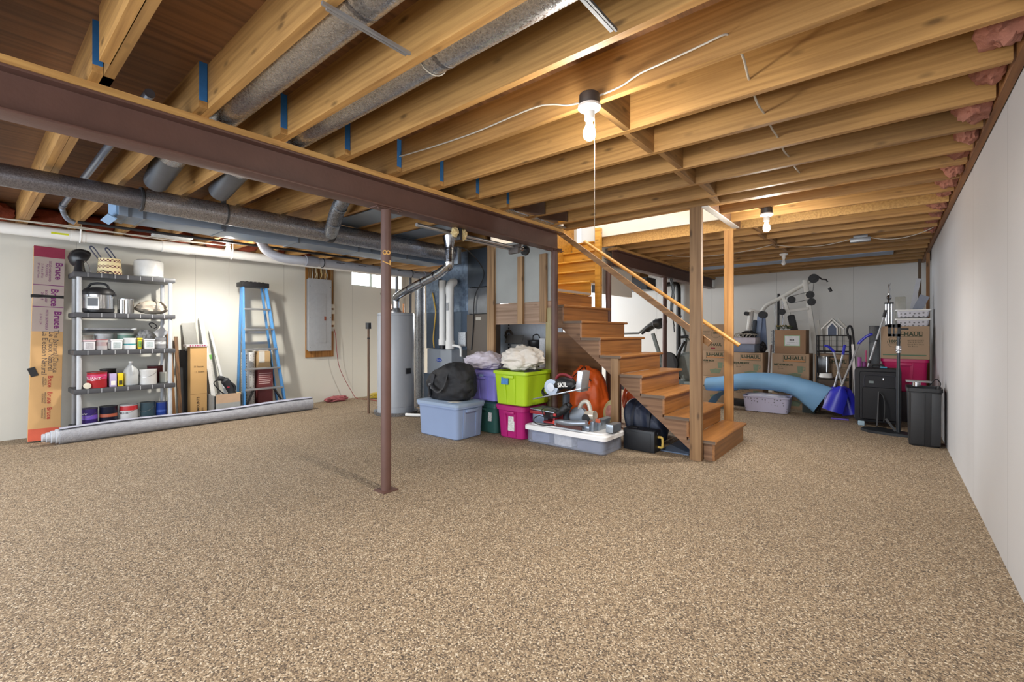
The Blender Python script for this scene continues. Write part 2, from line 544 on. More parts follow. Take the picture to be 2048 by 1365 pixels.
# window in the left wall: white masonry recess, grey hopper frame, glass
b = B()
b.box((XL - .5, WY0 - .02, WZ0 - .05), (XL - .15, WY1 + .02, WZ0)).box((XL - .5, WY0 - .07, WZ0 - .05), (XL - .15, WY0, WZ1)).box((XL - .5, WY1, WZ0 - .05), (XL - .15, WY1 + .07, WZ1))
b.box((XL - .5, WY0 - .02, WZ1), (XL - .15, WY1 + .02, WZ1 + .05))
w2 = thing('added_window', 'added unseen window with a glowing pane in the left wall behind the furnace', 'window', (XL + .01, 8.3, 1.7)); w2['kind'] = 'structure'  # made-up window, never in view; its emissive pane goes with the rear lamp
gm2, _n, gb2 = newmat('added_glow_pane'); gb2.inputs['Emission Color'].default_value = (0.93, 0.97, 1, 1); gb2.inputs['Emission Strength'].default_value = 3.0
B().box((XL + .002, 7.68, 1.70), (XL + .012, 8.92, 2.2)).obj('pane', gm2, w2, 0, True)
B().box((XL + .002, 7.64, 1.66), (XL + .02, 8.96, 1.70)).box((XL + .002, 7.64, 2.2), (XL + .02, 8.96, 2.24)).box((XL + .002, 7.64, 1.70), (XL + .02, 7.68, 2.2)).box((XL + .002, 8.92, 1.70), (XL + .02, 8.96, 2.2)).obj('window_frame', M_WHITE, w2, 0, True)
w = thing('window_1', 'small bright basement window in a white masonry recess', 'window', (XL - .2, (WY0 + WY1) / 2, WZ0)); w['kind'] = 'structure'
b.obj('recess', mat('#ececea', 0.8, 0, .03, 12, .4, 30), w, 0, True)
fr = B()
fr.box((XL - .47, WY0 + .1, WZ0 + .02), (XL - .43, WY1 - .4, WZ0 + .06)).box((XL - .47, WY0 + .1, WZ0 + .06), (XL - .43, WY0 + .15, WZ1)).box((XL - .47, WY1 - .45, WZ0 + .06), (XL - .43, WY1 - .4, WZ1))
fr.obj('window_frame', mat('#8f948c', 0.5), w, 0, True)
b = B().box((XL - .46, WY0, WZ0), (XL - .455, WY1, WZ1))
gm, gnt, gbs = newmat('frosted_window'); gbs.inputs['Base Color'].default_value = (.9, .95, 1, 1)
gbs.inputs['Emission Color'].default_value = (0.93, 0.97, 1, 1); gbs.inputs['Emission Strength'].default_value = 5.0
b.obj('pane', gm, w, 0, True)

# ================================================================= STEEL BEAMS AND POSTS
BX0, BX1 = -3.01, -2.87


def beam(y0, y1, label):
    t = thing('steel_beam', label, 'beam', ((BX0 + BX1) / 2, (y0 + y1) / 2, 2.135), group='steel beams')
    b = B().box((BX0, y0, 2.135), (BX1, y1, 2.148), bev=.002).box((BX0, y0, 2.322), (BX1, y1, 2.335), bev=.002)
    b.box((-2.947, y0, 2.148), (-2.933, y1, 2.322))
    b.obj('flanges', M_STEEL, t, world=True)
    B().box((BX0 - .002, y0, 2.335), (BX1 + .006, y1 + .02, ZJ)).obj('top_plate', M_BEAMW, t, world=True)


beam(Y0, 4.36, 'red-brown steel beam with a pale wooden top plate crossing the near left ceiling')
beam(5.72, YB - 0.02, 'red-brown steel beam behind the staircase running to the far wall')


def column(x, y, label, r=.038, z1=2.135):
    t = thing('steel_column', label, 'column', (x, y, 0), group='steel columns')
    B().cyl((0, 0, .008), (0, 0, z1 - .008), r, seg=28).obj('shaft', M_STEEL, t)
    B().cb((0, 0, .004), (.13, .13, .008)).obj('foot_plate', M_STEEL, t)
    B().cb((0, 0, z1 - .004), (.10, .22, .008)).obj('cap_plate', M_STEEL, t)
    b = B()
    for s in (-1, 1): b.cyl((.03, s * .09, z1 - .02), (.03, s * .09, z1 + .03), .007, seg=8)
    b.obj('bolt', M_STEEL, t)
    return t


t = column(-2.94, 2.05, 'red-brown steel column standing alone in the open floor, numbered in chalk')
R = frame((.62, .785, 0), (0, 0, 1))
# the chalk number lies sideways on the shaft
Rs = frame((0, 0, 1), (-math.cos(-.93), -math.sin(-.93), 0))
join_text([('8', .085, (.82 * .0392, -.57 * .0392, 1.80), frame((0, 0, -1), (.57, .82, 0))), ('7', .085, (.82 * .0392, -.57 * .0392, 1.725), frame((0, 0, -1), (.57, .82, 0)))], mat('#c79a55', .8), t, 'chalk_number')
column(-2.94, 4.31, 'red-brown steel column at the end of the near beam beside the stairs')
column(-2.99, 5.70, 'red-brown steel column at the landing under the far beam')
column(-2.94, 7.62, 'red-brown steel column between the exercise machines under the far beam')

# ================================================================= JOISTS
def joist(x0, x1, y, label, m=M_JOIST, group='floor joists overhead', blue=False, h=.235, name='ceiling_joist'):
    b = B().box((x0, y, ZJ), (x1, y + .038, ZJ + h))
    o = solo(name, label, 'joist', b, m, group, 0)
    if blue:
        B().box((x1, y + .001, ZJ + .035), (x1 + .003, y + .037, ZJ + h)).obj('blue_painted_end', mat('#2a6dab', .6, 0, .12, 30), o, 0)
    return o


ORD = ['first', 'second', 'third', 'fourth', 'fifth', 'sixth', 'seventh', 'eighth', 'ninth', 'tenth', 'eleventh', 'twelfth', 'thirteenth', 'fourteenth']
ys = [0.41 * k for k in range(-3, 11)]
for i, y in enumerate(ys):
    n = ORD[len(ys) - 1 - i]
    joist(-3.05 if y < 3.9 else -2.86, .41, y, f'wooden joist right of the near steel beam, {n} in front of the stairwell')
    if y < 3.9:
        joist(-7.38, -2.75, y - .04, f'wooden joist left of the near steel beam, {n} in front of the stairwell', group='floor joists left of the beam', blue=(y > .3))
joist(-7.38, -2.76, .41, 'second board doubling a wooden joist over the flooring carton', group='floor joists left of the beam')
joist(-2.62, .41, .375, 'wooden board doubling a joist beside a blue painted end at top left')
joist(-2.86, .41, 4.37, 'wooden header joist in front of the stairwell opening, near board')
joist(-2.86, .41, 4.409, 'wooden header joist in front of the stairwell opening, far board')
ys2 = [4.78, 5.19]
for i, y in enumerate(ys2): joist(HX1 + .04, .41, y, f'short wooden joist beside the stairwell near the right wall, {ORD[i]} beyond the header')
joist(-3.07, .41, 5.60, 'yellowish wooden header board along the far side of the stairwell', M_BEAMW, h=.25)
ys3 = [6.01 + .41 * k for k in range(11)]
for i, y in enumerate(ys3): joist(-3.05, .41, y, f'brown joist over the far storage area, {ORD[i]} behind the stairwell')
for i, y in enumerate([4.06 + .41 * k for k in range(15)]):
    joist(-7.38, -4.17, y, f'dark wooden joist over the furnace corner, {(ORD + ["fifteenth"])[i]} counted from the front', group='floor joists over the furnace corner')
# trimmer at the right end of the stairwell and white corner strip
solo('trimmer_board', 'wooden trimmer board at the right end of the stairwell opening', 'board', B().box((HX1, 4.447, ZJ), (HX1 + .038, 5.60, ZJ + .235)), M_OLDW, smooth=0)
b = B().box((HX1 - .004, 4.38, ZJ - .012), (HX1 + .05, 5.50, ZJ - .002)).box((HX1 - .012, 4.38, ZJ - .012), (HX1 - .002, 5.5, ZJ + .2))
solo('corner_bead', 'white metal corner strip on the ceiling between the two wooden posts', 'corner strip', b, mat('#dcdcd8', .45, .1, .1, 40), smooth=0)
# blocking
k = 0
for y0 in [0.41 * k_ for k_ in range(5, 11)] + [5.64, 6.01, 6.42, 6.83, 7.24]:
    y1 = y0 + .41 if y0 < 3.9 else (4.37 if y0 < 4.3 else y0 + .41)
    if y0 == 5.64: y1 = 6.01
    x = -1.17 - (.045 if k % 2 else 0)
    if 2.0 < y0 < 2.1: x = -1.19
    solo('joist_blocking', f'short wooden block between joists, {ORD[k]} in the row beyond the bare bulb', 'blocking',
         B().box((x, y0 + .038, ZJ + .002), (x + .038, y1, ZJ + .23)), wood('#a8814f', '#7c5a33', 1, rnd=.25), 'blocking between the joists', 0)
    k += 1
# rim boards and insulation
struct('trim_rim_right', B().box((.42, Y0, ZJ - .0), (.455, YB, ZD)), wood('#8d6238', '#6a4527', 1), 0)
struct('trim_rim_left', B().box((-7.43, Y0, ZJ), (-7.39, YB, ZD)), wood('#8d6238', '#6a4527', 1), 0)
M_INS = mat('#9c6857', .95, 0, .25, 9, .9, 45)
M_INS2 = mat('#8f4630', .95, 0, .3, 12, .9, 45)
k = 0
for y0 in [0.41 * i for i in range(5, 11)] + [4.43, 4.82, 5.23, 5.64, 6.05, 6.46, 6.87]:
    w_ = .36 if y0 != 4.43 else .33
    b = blob((.37, y0 + .225, ZJ + .10 + .02 * (k % 3)), (.075 + .02 * (k % 2), w_ / 2 - .012, .115), seed=k + 1, amp=.22, freq=2.2, sub=4)
    b.v = [(min(x, .418), min(max(y, y0 + .042), y0 + (.404 if y0 > 4.2 or y0 < 4 else .30)), min(z, ZD - .002)) for x, y, z in b.v]
    solo('insulation_batt', f'pink fibreglass batt stuffed at the right wall, {ORD[k]} joist bay from the front', 'insulation', b, M_INS, 'pink insulation along the right wall')
    k += 1
for k in range(-1, 9):
    y0 = .41 * k
    b = blob((-7.33, y0 + .21, ZJ + .12), (.06, .165, .10), seed=k + 40, amp=.25, freq=2.2, sub=3)
    b.v = [(max(x, -7.388), min(max(y, y0 + .005), y0 + .365), min(z, ZD - .002)) for x, y, z in b.v]
    solo('insulation_batt', f'red-brown fibreglass batt above the left wall, {ORD[k + 1]} joist bay from the front', 'insulation', b, M_INS2, 'insulation above the left wall')

# ================================================================= STAIRCASE
RUN, RISE, SX = .237, .19, -1.22
st = thing('staircase', 'open-sided wooden staircase with orange-brown treads climbing to the left', 'staircase', (-2.1, 5.0, 0))
YN, YF = 4.45, 5.52


def nosed(x0, x1, y0, y1, z):        # tread with rounded nose towards +x (x1)
    pr = [(x0, z - .028), (x1 - .010, z - .028), (x1 - .002, z - .022), (x1, z - .014), (x1 - .002, z - .006), (x1 - .010, z), (x0, z)]
    return B().prism(pr, y0, y1, 'y')


for k in range(1, 9):
    xn = SX - RUN * (k - 1); z = RISE * k
    x0 = xn - RUN - .02 if k < 8 else -3.16
    tr = nosed(x0, xn, YN - .03, YF + .05, z).obj('tread', M_STAIR, st, world=True)
    B().box((x0 + (.0 if k < 8 else .0), YN - .032, z - .029), (xn - .012, YN - .030, z - .001)).obj('worn_end', wood('#75614f', '#5b493b', 0, knots=False), tr, 0)
    tr.children[0].data.transform(Matrix.Translation(-Vector(st.location)))
    B().box((xn - .045, YN, z - RISE if k > 1 else .0), (xn - .025, YF, z - .028)).obj('riser', M_STAIR, st, 0, world=True)
B().box((-3.17, YN, 1.52), (-3.15, YF, 1.69)).obj('riser', M_STAIR, st, 0, world=True)
sl = RISE / RUN


def stringer(y0, y1):
    pts = []
    for k in range(1, 9):
        xn = SX - RUN * (k - 1) - .045; z = RISE * k - .028
        pts.append((xn, z - RISE if k > 1 else 0)); pts.append((xn, z))
    pts.append((-3.10, RISE * 8 - .028))
    # underside
    zl = lambda x: (SX - x) * sl - .13
    xe = -2.94
    pts += [(-3.10, zl(xe)), (xe, zl(xe)), (SX - (.13 / sl), 0)]
    return B().prism(pts, y0, y1, 'y')


stringer(YN + .002, YN + .04).obj('stringer', M_OLDW, st, 0, world=True)
stringer(YF - .04, YF - .002).obj('stringer', M_OLDW, st, 0, world=True)
# landing and upper flight
up = thing('upper_staircase', 'yellow varnished upper stair flight rising from the landing towards the doorway', 'staircase', (-3.6, 5.4, 1.5))
B().box((HX0, YN, 1.692), (-3.13, 5.44, 1.71)).obj('landing', M_STAIRY, up, 0, world=True)
B().box((-3.155, YN, 1.705), (-3.128, 5.46, 1.735)).obj('landing_nosing', mat('#9b8f88', .5), up, 0, world=True)
for k in range(5):
    yn = 5.44 + .25 * k; z = 1.90 + .19 * k
    B().box((HX0 + .02, yn, z - .19), (UX - .003, yn + .02, z - .028)).obj('riser', M_STAIRY, up, 0, world=True)
    pr = [(yn + .28, z - .028), (yn - .015, z - .028), (yn - .025, z - .02), (yn - .025, z - .008), (yn - .015, z), (yn + .28, z)]
    B().prism(pr, HX0 + .02, UX - .003, 'x').obj('tread', M_STAIRY, up, 30, world=True)
pr = [(4.9, 1.71), (4.9, 2.02), (5.75, 2.62 + .12), (6.5, 3.0), (6.5, 2.6), (5.4, 1.71)]
B().prism(pr, HX0 + .001, HX0 + .018, 'x').obj('wall_stringer', M_STAIRY, up, 0, world=True)
# doorway at the top
t = thing('door_1', 'wooden door casing and blue door glimpsed at the top of the stairs', 'door', (-3.6, UY + .1, ZD)); t['kind'] = 'structure'
B().box((-3.66, UY + .05, ZD), (-3.56, UY + .12, 4.7)).obj('casing', M_STAIRY, t, 0, world=True)
B().box((-3.56, UY + .2, ZD), (-3.2, UY + .24, 4.3)).obj('door_leaf', mat('#3d5277', .5), t, 0, world=True)
B().box((-3.56, UY + .18, ZD), (-3.15, UY + .2, 3.02)).obj('lower_panel', mat('#e8eef5', .5), t, 0, world=True)
# wooden supports
def timber(name, label, lo, hi, m=None, group=None, cat='post'):
    return solo(name, label, cat, B().box(lo, hi, bev=.003), m or M_STUD, group, 30)


M_POST = wood('#9b7a56', '#7a5a3c', 2, rnd=.08)
M_POST2 = wood('#b3834a', '#906334', 2, rnd=.05)
timber('wooden_post', 'rough brown wooden post standing at the near foot of the stairs', (-1.445, 4.36, 0), (-1.34, 4.418, ZJ), M_POST)
timber('wooden_post', 'orange wooden post standing behind the foot of the stairs', (-1.46, 5.575, 0), (-1.36, 5.60, ZJ - .0), M_POST2)
timber('support_stud', 'short brown stud propping the underside of the stair stringer', (-2.285, 4.405, 0), (-2.20, 4.447, .919), M_POST)
timber('support_stud', 'pale greenish post under the stair landing beside the lime tote', (-3.13, 4.40, 0), (-3.02, 4.44, 1.488), wood('#a59a72', '#80774f', 2))
timber('newel_post', 'yellowish board standing at the landing beside the white stair wall', (-3.09, 5.50, 1.53), (-3.01, 5.555, 2.62), M_STAIRY)
pt = thing('partition_frame', 'open stud partition with grey board panels to the left of the stair landing', 'partition', (-3.5, 4.42, 1.3))
for xa, xb, z0, z1 in ((-4.05, -3.93, .62, 2.33), (-3.54, -3.46, 1.30, 2.13), (-3.20, -3.11, 1.32, 2.13)):
    B().box((xa, 4.375, z0), (xb, 4.413, z1)).obj('stud', M_STUD, pt, 0, world=True)
B().box((-4.03, 4.415, 1.30), (-3.06, 4.45, 1.565)).obj('bottom_board', wood('#a58a74', '#826852', 0), pt, 0, world=True)
B().box((-3.93, 4.416, 1.57), (-3.07, 4.43, 2.33)).obj('grey_panel', mat('#9c9f9c', .6, 0, .12, 2.5), pt, 0, world=True)
solo('plywood_sheet', 'knotty plywood sheet closing the space under the upper stairs', 'plywood', B().box((-3.42, 5.04, 0), (-2.74, 5.055, 1.20)), wood('#96683c', '#6a4425', 0, grain=.5), smooth=0)
# handrails
hr = thing('handrail', 'round honey-coloured handrail on the far side of the stairs', 'handrail', (-2.2, 5.47, 1.7))
B().tube([(-3.23, 5.46, 2.45), (-1.27, 5.46, 1.055)], .022, 14).obj('rail', wood('#d59c4a', '#b57c30', 0, knots=False, coat=.3), hr, world=True)
for x in (-1.45, -2.95):
    z = 2.45 - (x + 3.23) * .7117
    B().tube([(x, 5.46, z - .02), (x, 5.49, z - .06), (x, 5.57, z - .07)], .006, 8).obj('bracket', M_CHROME, hr, world=True)
hr = thing('handrail', 'flat brown handrail on the near side of the stairs', 'handrail', (-2.2, 4.5, 1.7))
B().bar((-2.98, 4.47, 2.37), (-1.29, 4.47, 1.09), .03, .055, up=(0, 0, 1)).obj('rail', wood('#8e683f', '#6d4b2b', 0, knots=False), hr, 0, world=True)

# ================================================================= BULBS AND WIRING
def bulb_fixture(x, y, z, label, on=1.0, chain=.0, box=True, power=430, rot=0):
    t = thing('ceiling_bulb', label, 'light bulb', (x, y, z), group='bare ceiling bulbs')
    if box:
        B().lathe([(.048, .0), (.05, .004), (.05, .052), (.046, .056)], seg=24).obj('junction_box', mat('#3b3431', .5), t)
        base = -0.0
    else:
        B().lathe([(.045, 0), (.045, .004)], seg=16).obj('junction_box', M_ALU, t)
    B().lathe([(.02, -.075), (.024, -.07), (.026, -.03), (.05, -.02), (.056, -.012), (.056, 0)], seg=28).obj('porcelain_base', M_WHITE, t)
    g = bpy.data.materials.get('lit_bulb') if on else mat('#d9dadb', .15)
    if g is None:
        g, nt, bs = newmat('lit_bulb'); bs.inputs['Base Color'].default_value = (1, 1, 1, 1)
        bs.inputs['Emission Color'].default_value = (1, .94, .85, 1); bs.inputs['Emission Strength'].default_value = power
    B().lathe([(.0, -.172), (.014, -.169), (.026, -.158), (.031, -.142), (.028, -.122), (.018, -.1), (.014, -.085), (.014, -.075)], seg=20).obj('bulb', g, t)
    B().lathe([(.0155, -.088), (.0155, -.072)], seg=14).obj('socket', M_WHITE, t)
    if on:
        sd = bpy.data.lights.new('bulb_light', 'SPOT'); sd.energy = 130 * on; sd.spot_size = math.radians(172); sd.spot_blend = .8
        sd.shadow_soft_size = .04; sd.color = (1, .95, .87)
        so = bpy.data.objects.new('bulb_light', sd); COL.objects.link(so); so.location = (x, y, z - .20)
    if chain: B().cyl((.03, .0, -.02), (.03, .0, -.02 - chain), .0009, seg=5).obj('pull_chain', mat('#a39c8d', .6), t)
    return t


bulb_fixture(-1.14, 1.975, ZJ - .05, 'lit bare bulb on a dark box with a long pull string, nearest the camera', chain=.66)
bulb_fixture(-.89, 4.84, ZJ - .05, 'lit bare bulb beside the stairwell opening near the right wall', chain=.0, on=.55)
bulb_fixture(-6.43, 2.14, ZJ - .0, 'lit bare bulb near the left wall above the stepladder', chain=.7, box=False, on=1.1)
bulb_fixture(-5.2, 7.0, ZJ - .05, 'lit bare bulb added out of view behind the furnace to brighten the rear left', chain=.4, on=2.4)  # extra bulb, hidden from view, added to lift the rear left
bulb_fixture(-1.21, 7.81, ZJ - .0, 'unlit bulb with a pull chain over the far storage area', on=0, chain=.45, box=False)


# two unseen bulbs added behind the camera to brighten the room
bulb_fixture(-4.6, -1.2, ZJ - .05, 'lit bare bulb added out of view in the front half, left of the beam', chain=.5)
bulb_fixture(-.9, -1.4, ZJ - .05, 'lit bare bulb added out of view in the front half, right of the beam', chain=.5)


def cable(name, label, pts, r=.0045, m=None, cat='cable', group=None, n=6):
    return solo(name, label, cat, B().tube(smoothpath(pts, n), r, 7), m or M_WIRE, group)


cable('electrical_cable', 'white cable stapled along a joist from the beam to the near bulb', [(-2.98, 2.03, 2.50), (-2.83, 2.03, 2.49), (-2.57, 2.035, 2.47), (-2.02, 2.035, 2.445), (-1.55, 2.035, 2.455), (-1.4, 2.03, 2.43), (-1.3, 2.02, 2.39), (-1.2, 1.99, 2.36)])
cable('electrical_cable', 'white cable running from the near bulb box to a hole in the joist', [(-1.10, 1.99, 2.36), (-1.0, 2.03, 2.39), (-.9, 2.035, 2.42), (-.75, 2.035, 2.43), (-.62, 2.035, 2.44), (-.53, 2.04, 2.45), (-.52, 2.09, 2.45)])
cable('electrical_cable', 'white cable threaded through holes across several joists on the right', [(-.52, 2.10, 2.46), (-.51, 2.25, 2.45), (-.53, 2.47, 2.44), (-.54, 2.7, 2.42), (-.54, 2.88, 2.43), (-.54, 3.1, 2.42), (-.54, 3.29, 2.43), (-.54, 3.5, 2.41), (-.54, 3.7, 2.43), (-.53, 3.9, 2.41), (-.53, 4.12, 2.43), (-.52, 4.4, 2.45)], r=.0055)
cable('electrical_cable', 'loose white cable hanging under the far joists right of the box', catenary((-.20, 6.95, 2.35), (.38, 6.9, 2.37), .07), n=2)
cable('electrical_cable', 'loose white cable hanging under the far joists left of the box', catenary((-1.15, 6.9, 2.36), (-.34, 6.95, 2.35), .06), n=2)
cable('electrical_cable', 'loose white cable sagging between the wooden posts in the far ceiling', catenary((-2.6, 6.85, 2.37), (-1.2, 6.9, 2.37), .07), n=2)
t = thing('junction_cover', 'grey metal electrical box hung under the far joists near the right wall', 'electrical box', (-.27, 6.97, ZJ - .045))
B().cb((0, 0, 0), (.20, .08, .05), bev=.006).obj('box_body', mat('#8d8f92', .4, .6), t)
B().cb((0, .045, .065), (.14, .004, .13)).obj('mounting_plate', mat('#8d8f92', .4, .6), t)

# ================================================================= LEFT WALL: CARTON, SHELF AND ITS CONTENTS
RY = frame((0, 1, 0), (0, 0, 1))          # lettering on faces that look towards +x
RDN = frame((0, 0, -1), (0, 1, 0))        # same faces, reading downwards
M_INKP = mat('#6f2563', .7, var=.02); M_INKR = mat('#a8392f', .7, var=.02); M_INKG = mat('#5d5149', .8, var=.02)
t = thing('flooring_carton', 'tall narrow hardwood flooring carton leaning against the left wall beside the shelf', 'carton', (-7.17, .572, .012), rot=(-.03, -.118, 0))
b = B().box((-.04, -.125, 0), (.04, .125, 2.17), bev=.003)
mc = mat('#c59c68', .8, var=.04, scale=4)
b.obj('box_body', mc, t)
B().box((.0402, -.126, 2.05), (.0412, .126, 2.171)).box((-.041, -.126, 2.168), (.0412, .126, 2.172)).obj('top_band', mat('#8c2a44', .7), t, 0)
B().box((.0402, -.124, 1.20), (.0410, .124, 2.05)).obj('label_panel', mat('#a99a92', .75, var=.04, scale=5), t, 0)
B().box((.0402, -.126, 0.0), (.0412, .126, .13)).obj('bottom_band', mat('#c4583f', .7), t, 0)
B().box((.0411, -.124, 1.725), (.0416, .124, 1.733)).box((.0411, -.124, 1.475), (.0416, .124, 1.483)).obj('label_rule', M_INKP, t, 0)
xs = .0418
join_text([('Bruce', .085, (xs, .075, 1.90), RDN, dict(bold=.002)), ('Bruce', .085, (xs, .045, 1.59), RDN, dict(bold=.002)), ('Bruce', .085, (xs, .075, 1.335), RDN, dict(bold=.002)),
           ('FLOORING', .03, (xs, -.02, 1.90), RDN), ('SOLID HARDWOOD', .026, (xs, .005, 1.89), RDN), ('2 1/4 in x 3/4 in', .026, (xs, -.055, 1.89), RDN),
           ('57 mm x 19 mm', .026, (xs, -.085, 1.89), RDN), ('20 sq ft', .03, (xs, -.05, 1.60), RDN), ('BOIS MASSIF', .026, (xs, -.02, 1.60), RDN), ('PISOS DE MADERA', .028, (xs, -.01, 1.33), RDN),
           ('2 1/4 x 3/4', .028, (xs, -.055, 1.34), RDN)], M_INKP, t)
join_text([('The Natural Choice', .06, (xs, .068, .98), RDN), ('Le Choix Naturel', .062, (xs, .03, .98), RDN), ('La Eleccion Natural', .062, (xs, -.02, .96), RDN),
           ('LIFETIME', .02, (xs, -.005, .64), RDN), ('WARRANTY', .02, (xs, -.025, .64), RDN), ('HARDWOOD', .02, (xs, -.005, .46), RDN), ('FLOORING', .02, (xs, -.025, .46), RDN),
           ('HARDWOOD', .02, (xs, -.005, .29), RDN), ('FLOORING', .02, (xs, -.025, .29), RDN)], M_INKG, t, 'grey_printing')
join_text([('Bruce', .055, (xs, .03, .64), RDN, dict(bold=.001)), ('Bruce', .055, (xs, .03, .46), RDN, dict(bold=.001)), ('Bruce', .055, (xs, .03, .29), RDN, dict(bold=.001))], M_INKR, t, 'red_printing')
b = B().box((-.045, -.128, 1.585), (.046, .122, 1.615)).box((.04, -.14, 1.58), (.055, -.07, 1.61))
b.obj('strap', M_BLACK, t)
B().box((.0412, -.135, .70), (.046, -.075, .80), Matrix.Rotation(.35, 3, 'X')).obj('tape_patch', M_DARK, t)

# shelf unit
SHX0, SHX1, SHY0, SHY1 = -7.44, -7.01, .79, 1.735
SZ = [.12, .555, .995, 1.425, 1.885]
t = thing('storage_shelf', 'grey plastic five-tier shelf unit loaded with cans against the left wall', 'shelf', ((SHX0 + SHX1) / 2, (SHY0 + SHY1) / 2, 0))
M_SHF = mat('#47484c', .45); M_SHP = mat('#b6b9bd', .4)
for z in SZ:
    b = B().box((SHX0, SHY0, z - .058), (SHX1, SHY1, z - .001), bev=.012)
    b.cur = 1
    for k in range(1, 8):
        y = SHY0 + (SHY1 - SHY0) * k / 8
        b.box((SHX1 - .001, y - .0035, z - .052), (SHX1 + .0015, y + .0035, z - .005))
    b.obj('shelf_tier', [M_SHF, mat('#a9abaf', .4)], t, world=True)
    B().box((SHX0 + .05, SHY0 + .05, z - .001), (SHX1 - .04, SHY1 - .05, z)).obj('shelf_deck', mat('#3a3b3e', .5), t, 0, world=True)
for x in (SHX0 + .045, SHX1 - .035):
    for y in (SHY0 + .05, SHY1 - .05):
        b = B()
        zz = [0] + SZ
        for i in range(5):
            if zz[i + 1] - .058 > zz[i]: b.cyl((x, y, zz[i]), (x, y, zz[i + 1] - .058), .024 if i else .026, .022, 16)
        b.obj('shelf_post', M_SHP, t, world=True)


def can(name, label, y, x, z, r, h, body, lid='#8f9194', band=None, handle=True, txt=None, cat='paint can', group=None, txtcol='#e8e8e8', taper=1.0):
    o = thing(name, label, cat, (x, y, z + .001), group=group)
    B().lathe([(r * taper, 0), (r * taper * 1.02, .004), (r, h - .012), (r * 1.03, h - .008), (r * 1.03, h - .002)], seg=28).obj('can_body', mat(body, .4, 0, .05, 25), o)
    B().lathe([(r * 1.04, h - .006), (r * 1.04, h), (r * .95, h), (r * .93, h - .004)], seg=28).obj('lid', mat(lid, .35, .3 if lid == '#8f9194' else 0), o)
    if band:
        for (z0, z1, col) in band:
            B().lathe([(r * 1.012, h * z0), (r * 1.012, h * z1)], seg=28, cap=False).obj('label_band', mat(col, .45, 0, .1, 30), o)
    if handle:
        pts = [(r * 1.04 * math.cos(a), r * 1.04 * math.sin(a), h * .78 - .30 * h * math.sin((a + 1.57) / 3.14 * PI)) for a in [-1.57 + 3.14 * k / 12 for k in range(13)]]
        B().tube(pts, .0018, 6).obj('wire_handle', M_CHROME, o)
    if txt:
        for (s, zz, sz) in txt:
            b = text(s, sz, mat(txtcol, .5, var=0), None, (0, 0, h * zz), RY, 'printing')
            for v in b.data.vertices:          # wrap round the can
                a = v.co.y / r; rr = r * 1.02 + v.co.x
                v.co.x = rr * math.cos(a); v.co.y = rr * math.sin(a)
            b.parent = o
    return o


def turn(o, a=-.75):
    o.rotation_euler[2] = a; return o


G1 = 'cans on the bottom tier'; G3 = 'small tubs on the third tier'
z = SZ[0]
turn(can('paint_can', 'purple paint can at the left end of the bottom tier', .933, -7.13, z, .075, .20, '#3b2a6e', '#2a2b30', [(.0, .62, '#6a4bb0')], txt=[('behr', .72, .035)], group=G1))
turn(can('paint_can', 'dark navy paint can with an orange flame mark on the bottom tier', 1.105, -7.14, z, .082, .205, '#14182a', '#1b1c22', [(.40, .58, '#a4553a')], handle=False, group=G1))
turn(can('paint_can', 'white paint can with a red top band on the bottom tier', 1.29, -7.13, z, .086, .205, '#d9d8d8', '#6e7073', [(.66, .93, '#b2262c')], txt=[('BEHR', .52, .04)], txtcol='#25262e', group=G1))
turn(can('paint_can', 'teal-grey paint can with pale paper labels on the bottom tier', 1.475, -7.13, z, .074, .21, '#3c5058', '#34383c', [(.05, .30, '#8ea0ab')], group=G1))
turn(can('paint_can', 'blue paint can with a paper label at the right end of the bottom tier', 1.612, -7.12, z, .058, .20, '#1f3a87', '#54585d', [(.08, .50, '#37539c')], handle=False, group=G1))
z = SZ[1]
turn(can('paint_can', 'magenta and red paint can with drips on the second tier', 1.0, -7.11, z, .088, .185, '#b0282f', '#3b3230', [(.55, .85, '#c93a6a')], txt=[('CILLIANZ', .6, .04)]))
turn(can('paint_can', 'drippy white paint can on the second tier', 1.475, -7.11, z, .085, .185, '#dcdcda', '#d6d6d4', [(.9, .95, '#c9c9c7')]))
turn(can('paint_can', 'dark paint can with a black lid hidden behind the white can', 1.585, -7.30, z, .08, .215, '#5a2328', '#1b1b1d', handle=False))
turn(can('small_tin', 'small pale tin at the right end of the second tier', 1.64, -7.17, z, .038, .135, '#b9bcb4', '#d1d1cf', handle=False, cat='tin'))
turn(can('paint_can', 'dark can hidden behind the red paint can', 1.13, -7.33, z, .075, .20, '#2f2a2a', '#262424', handle=False))
solo('jar_lid', 'round cream lid standing on edge at the left of the second tier', 'lid', B().cyl((-7.035, .905, z + .034), (-7.02, .905, z + .034), .034, seg=24).cyl((-7.022, .905, z + .034), (-7.018, .905, z + .034), .024, seg=20), mat('#d8d2bf', .5))
for nm, yy, w_, h_, c1, lab in (('product_box', 1.135, .062, .155, '#b7a9cf', 'white and lilac upright box beside the red paint can'), ('product_box', 1.203, .05, .155, '#d9c21a', 'bright yellow upright box beside the lilac box')):
    o = thing(nm, lab, 'box', (-7.1, yy, z))
    B().cb((0, 0, h_ / 2 + .001), (.09, w_, h_), bev=.002).obj('box_body', mat(c1, .5), o)
    B().box((.0455, -w_ * .32, .02), (.0462, w_ * .32, .07)).obj('printed_label', mat('#efece4' if c1 != '#d9c21a' else '#3f3a22', .5), o, 0)
o = thing('plastic_jug', 'translucent plastic gallon jug half full of liquid on the second tier', 'jug', (-7.12, 1.31, z + .001))
mj = mat('#cfd2d3', .25, 0, .03, 5, alpha=.55)
B().lathe([(.068, 0), (.075, .01), (.076, .15), (.068, .185), (.04, .225), (.02, .255), (.02, .275)], seg=28).obj('jug_body', mj, o)
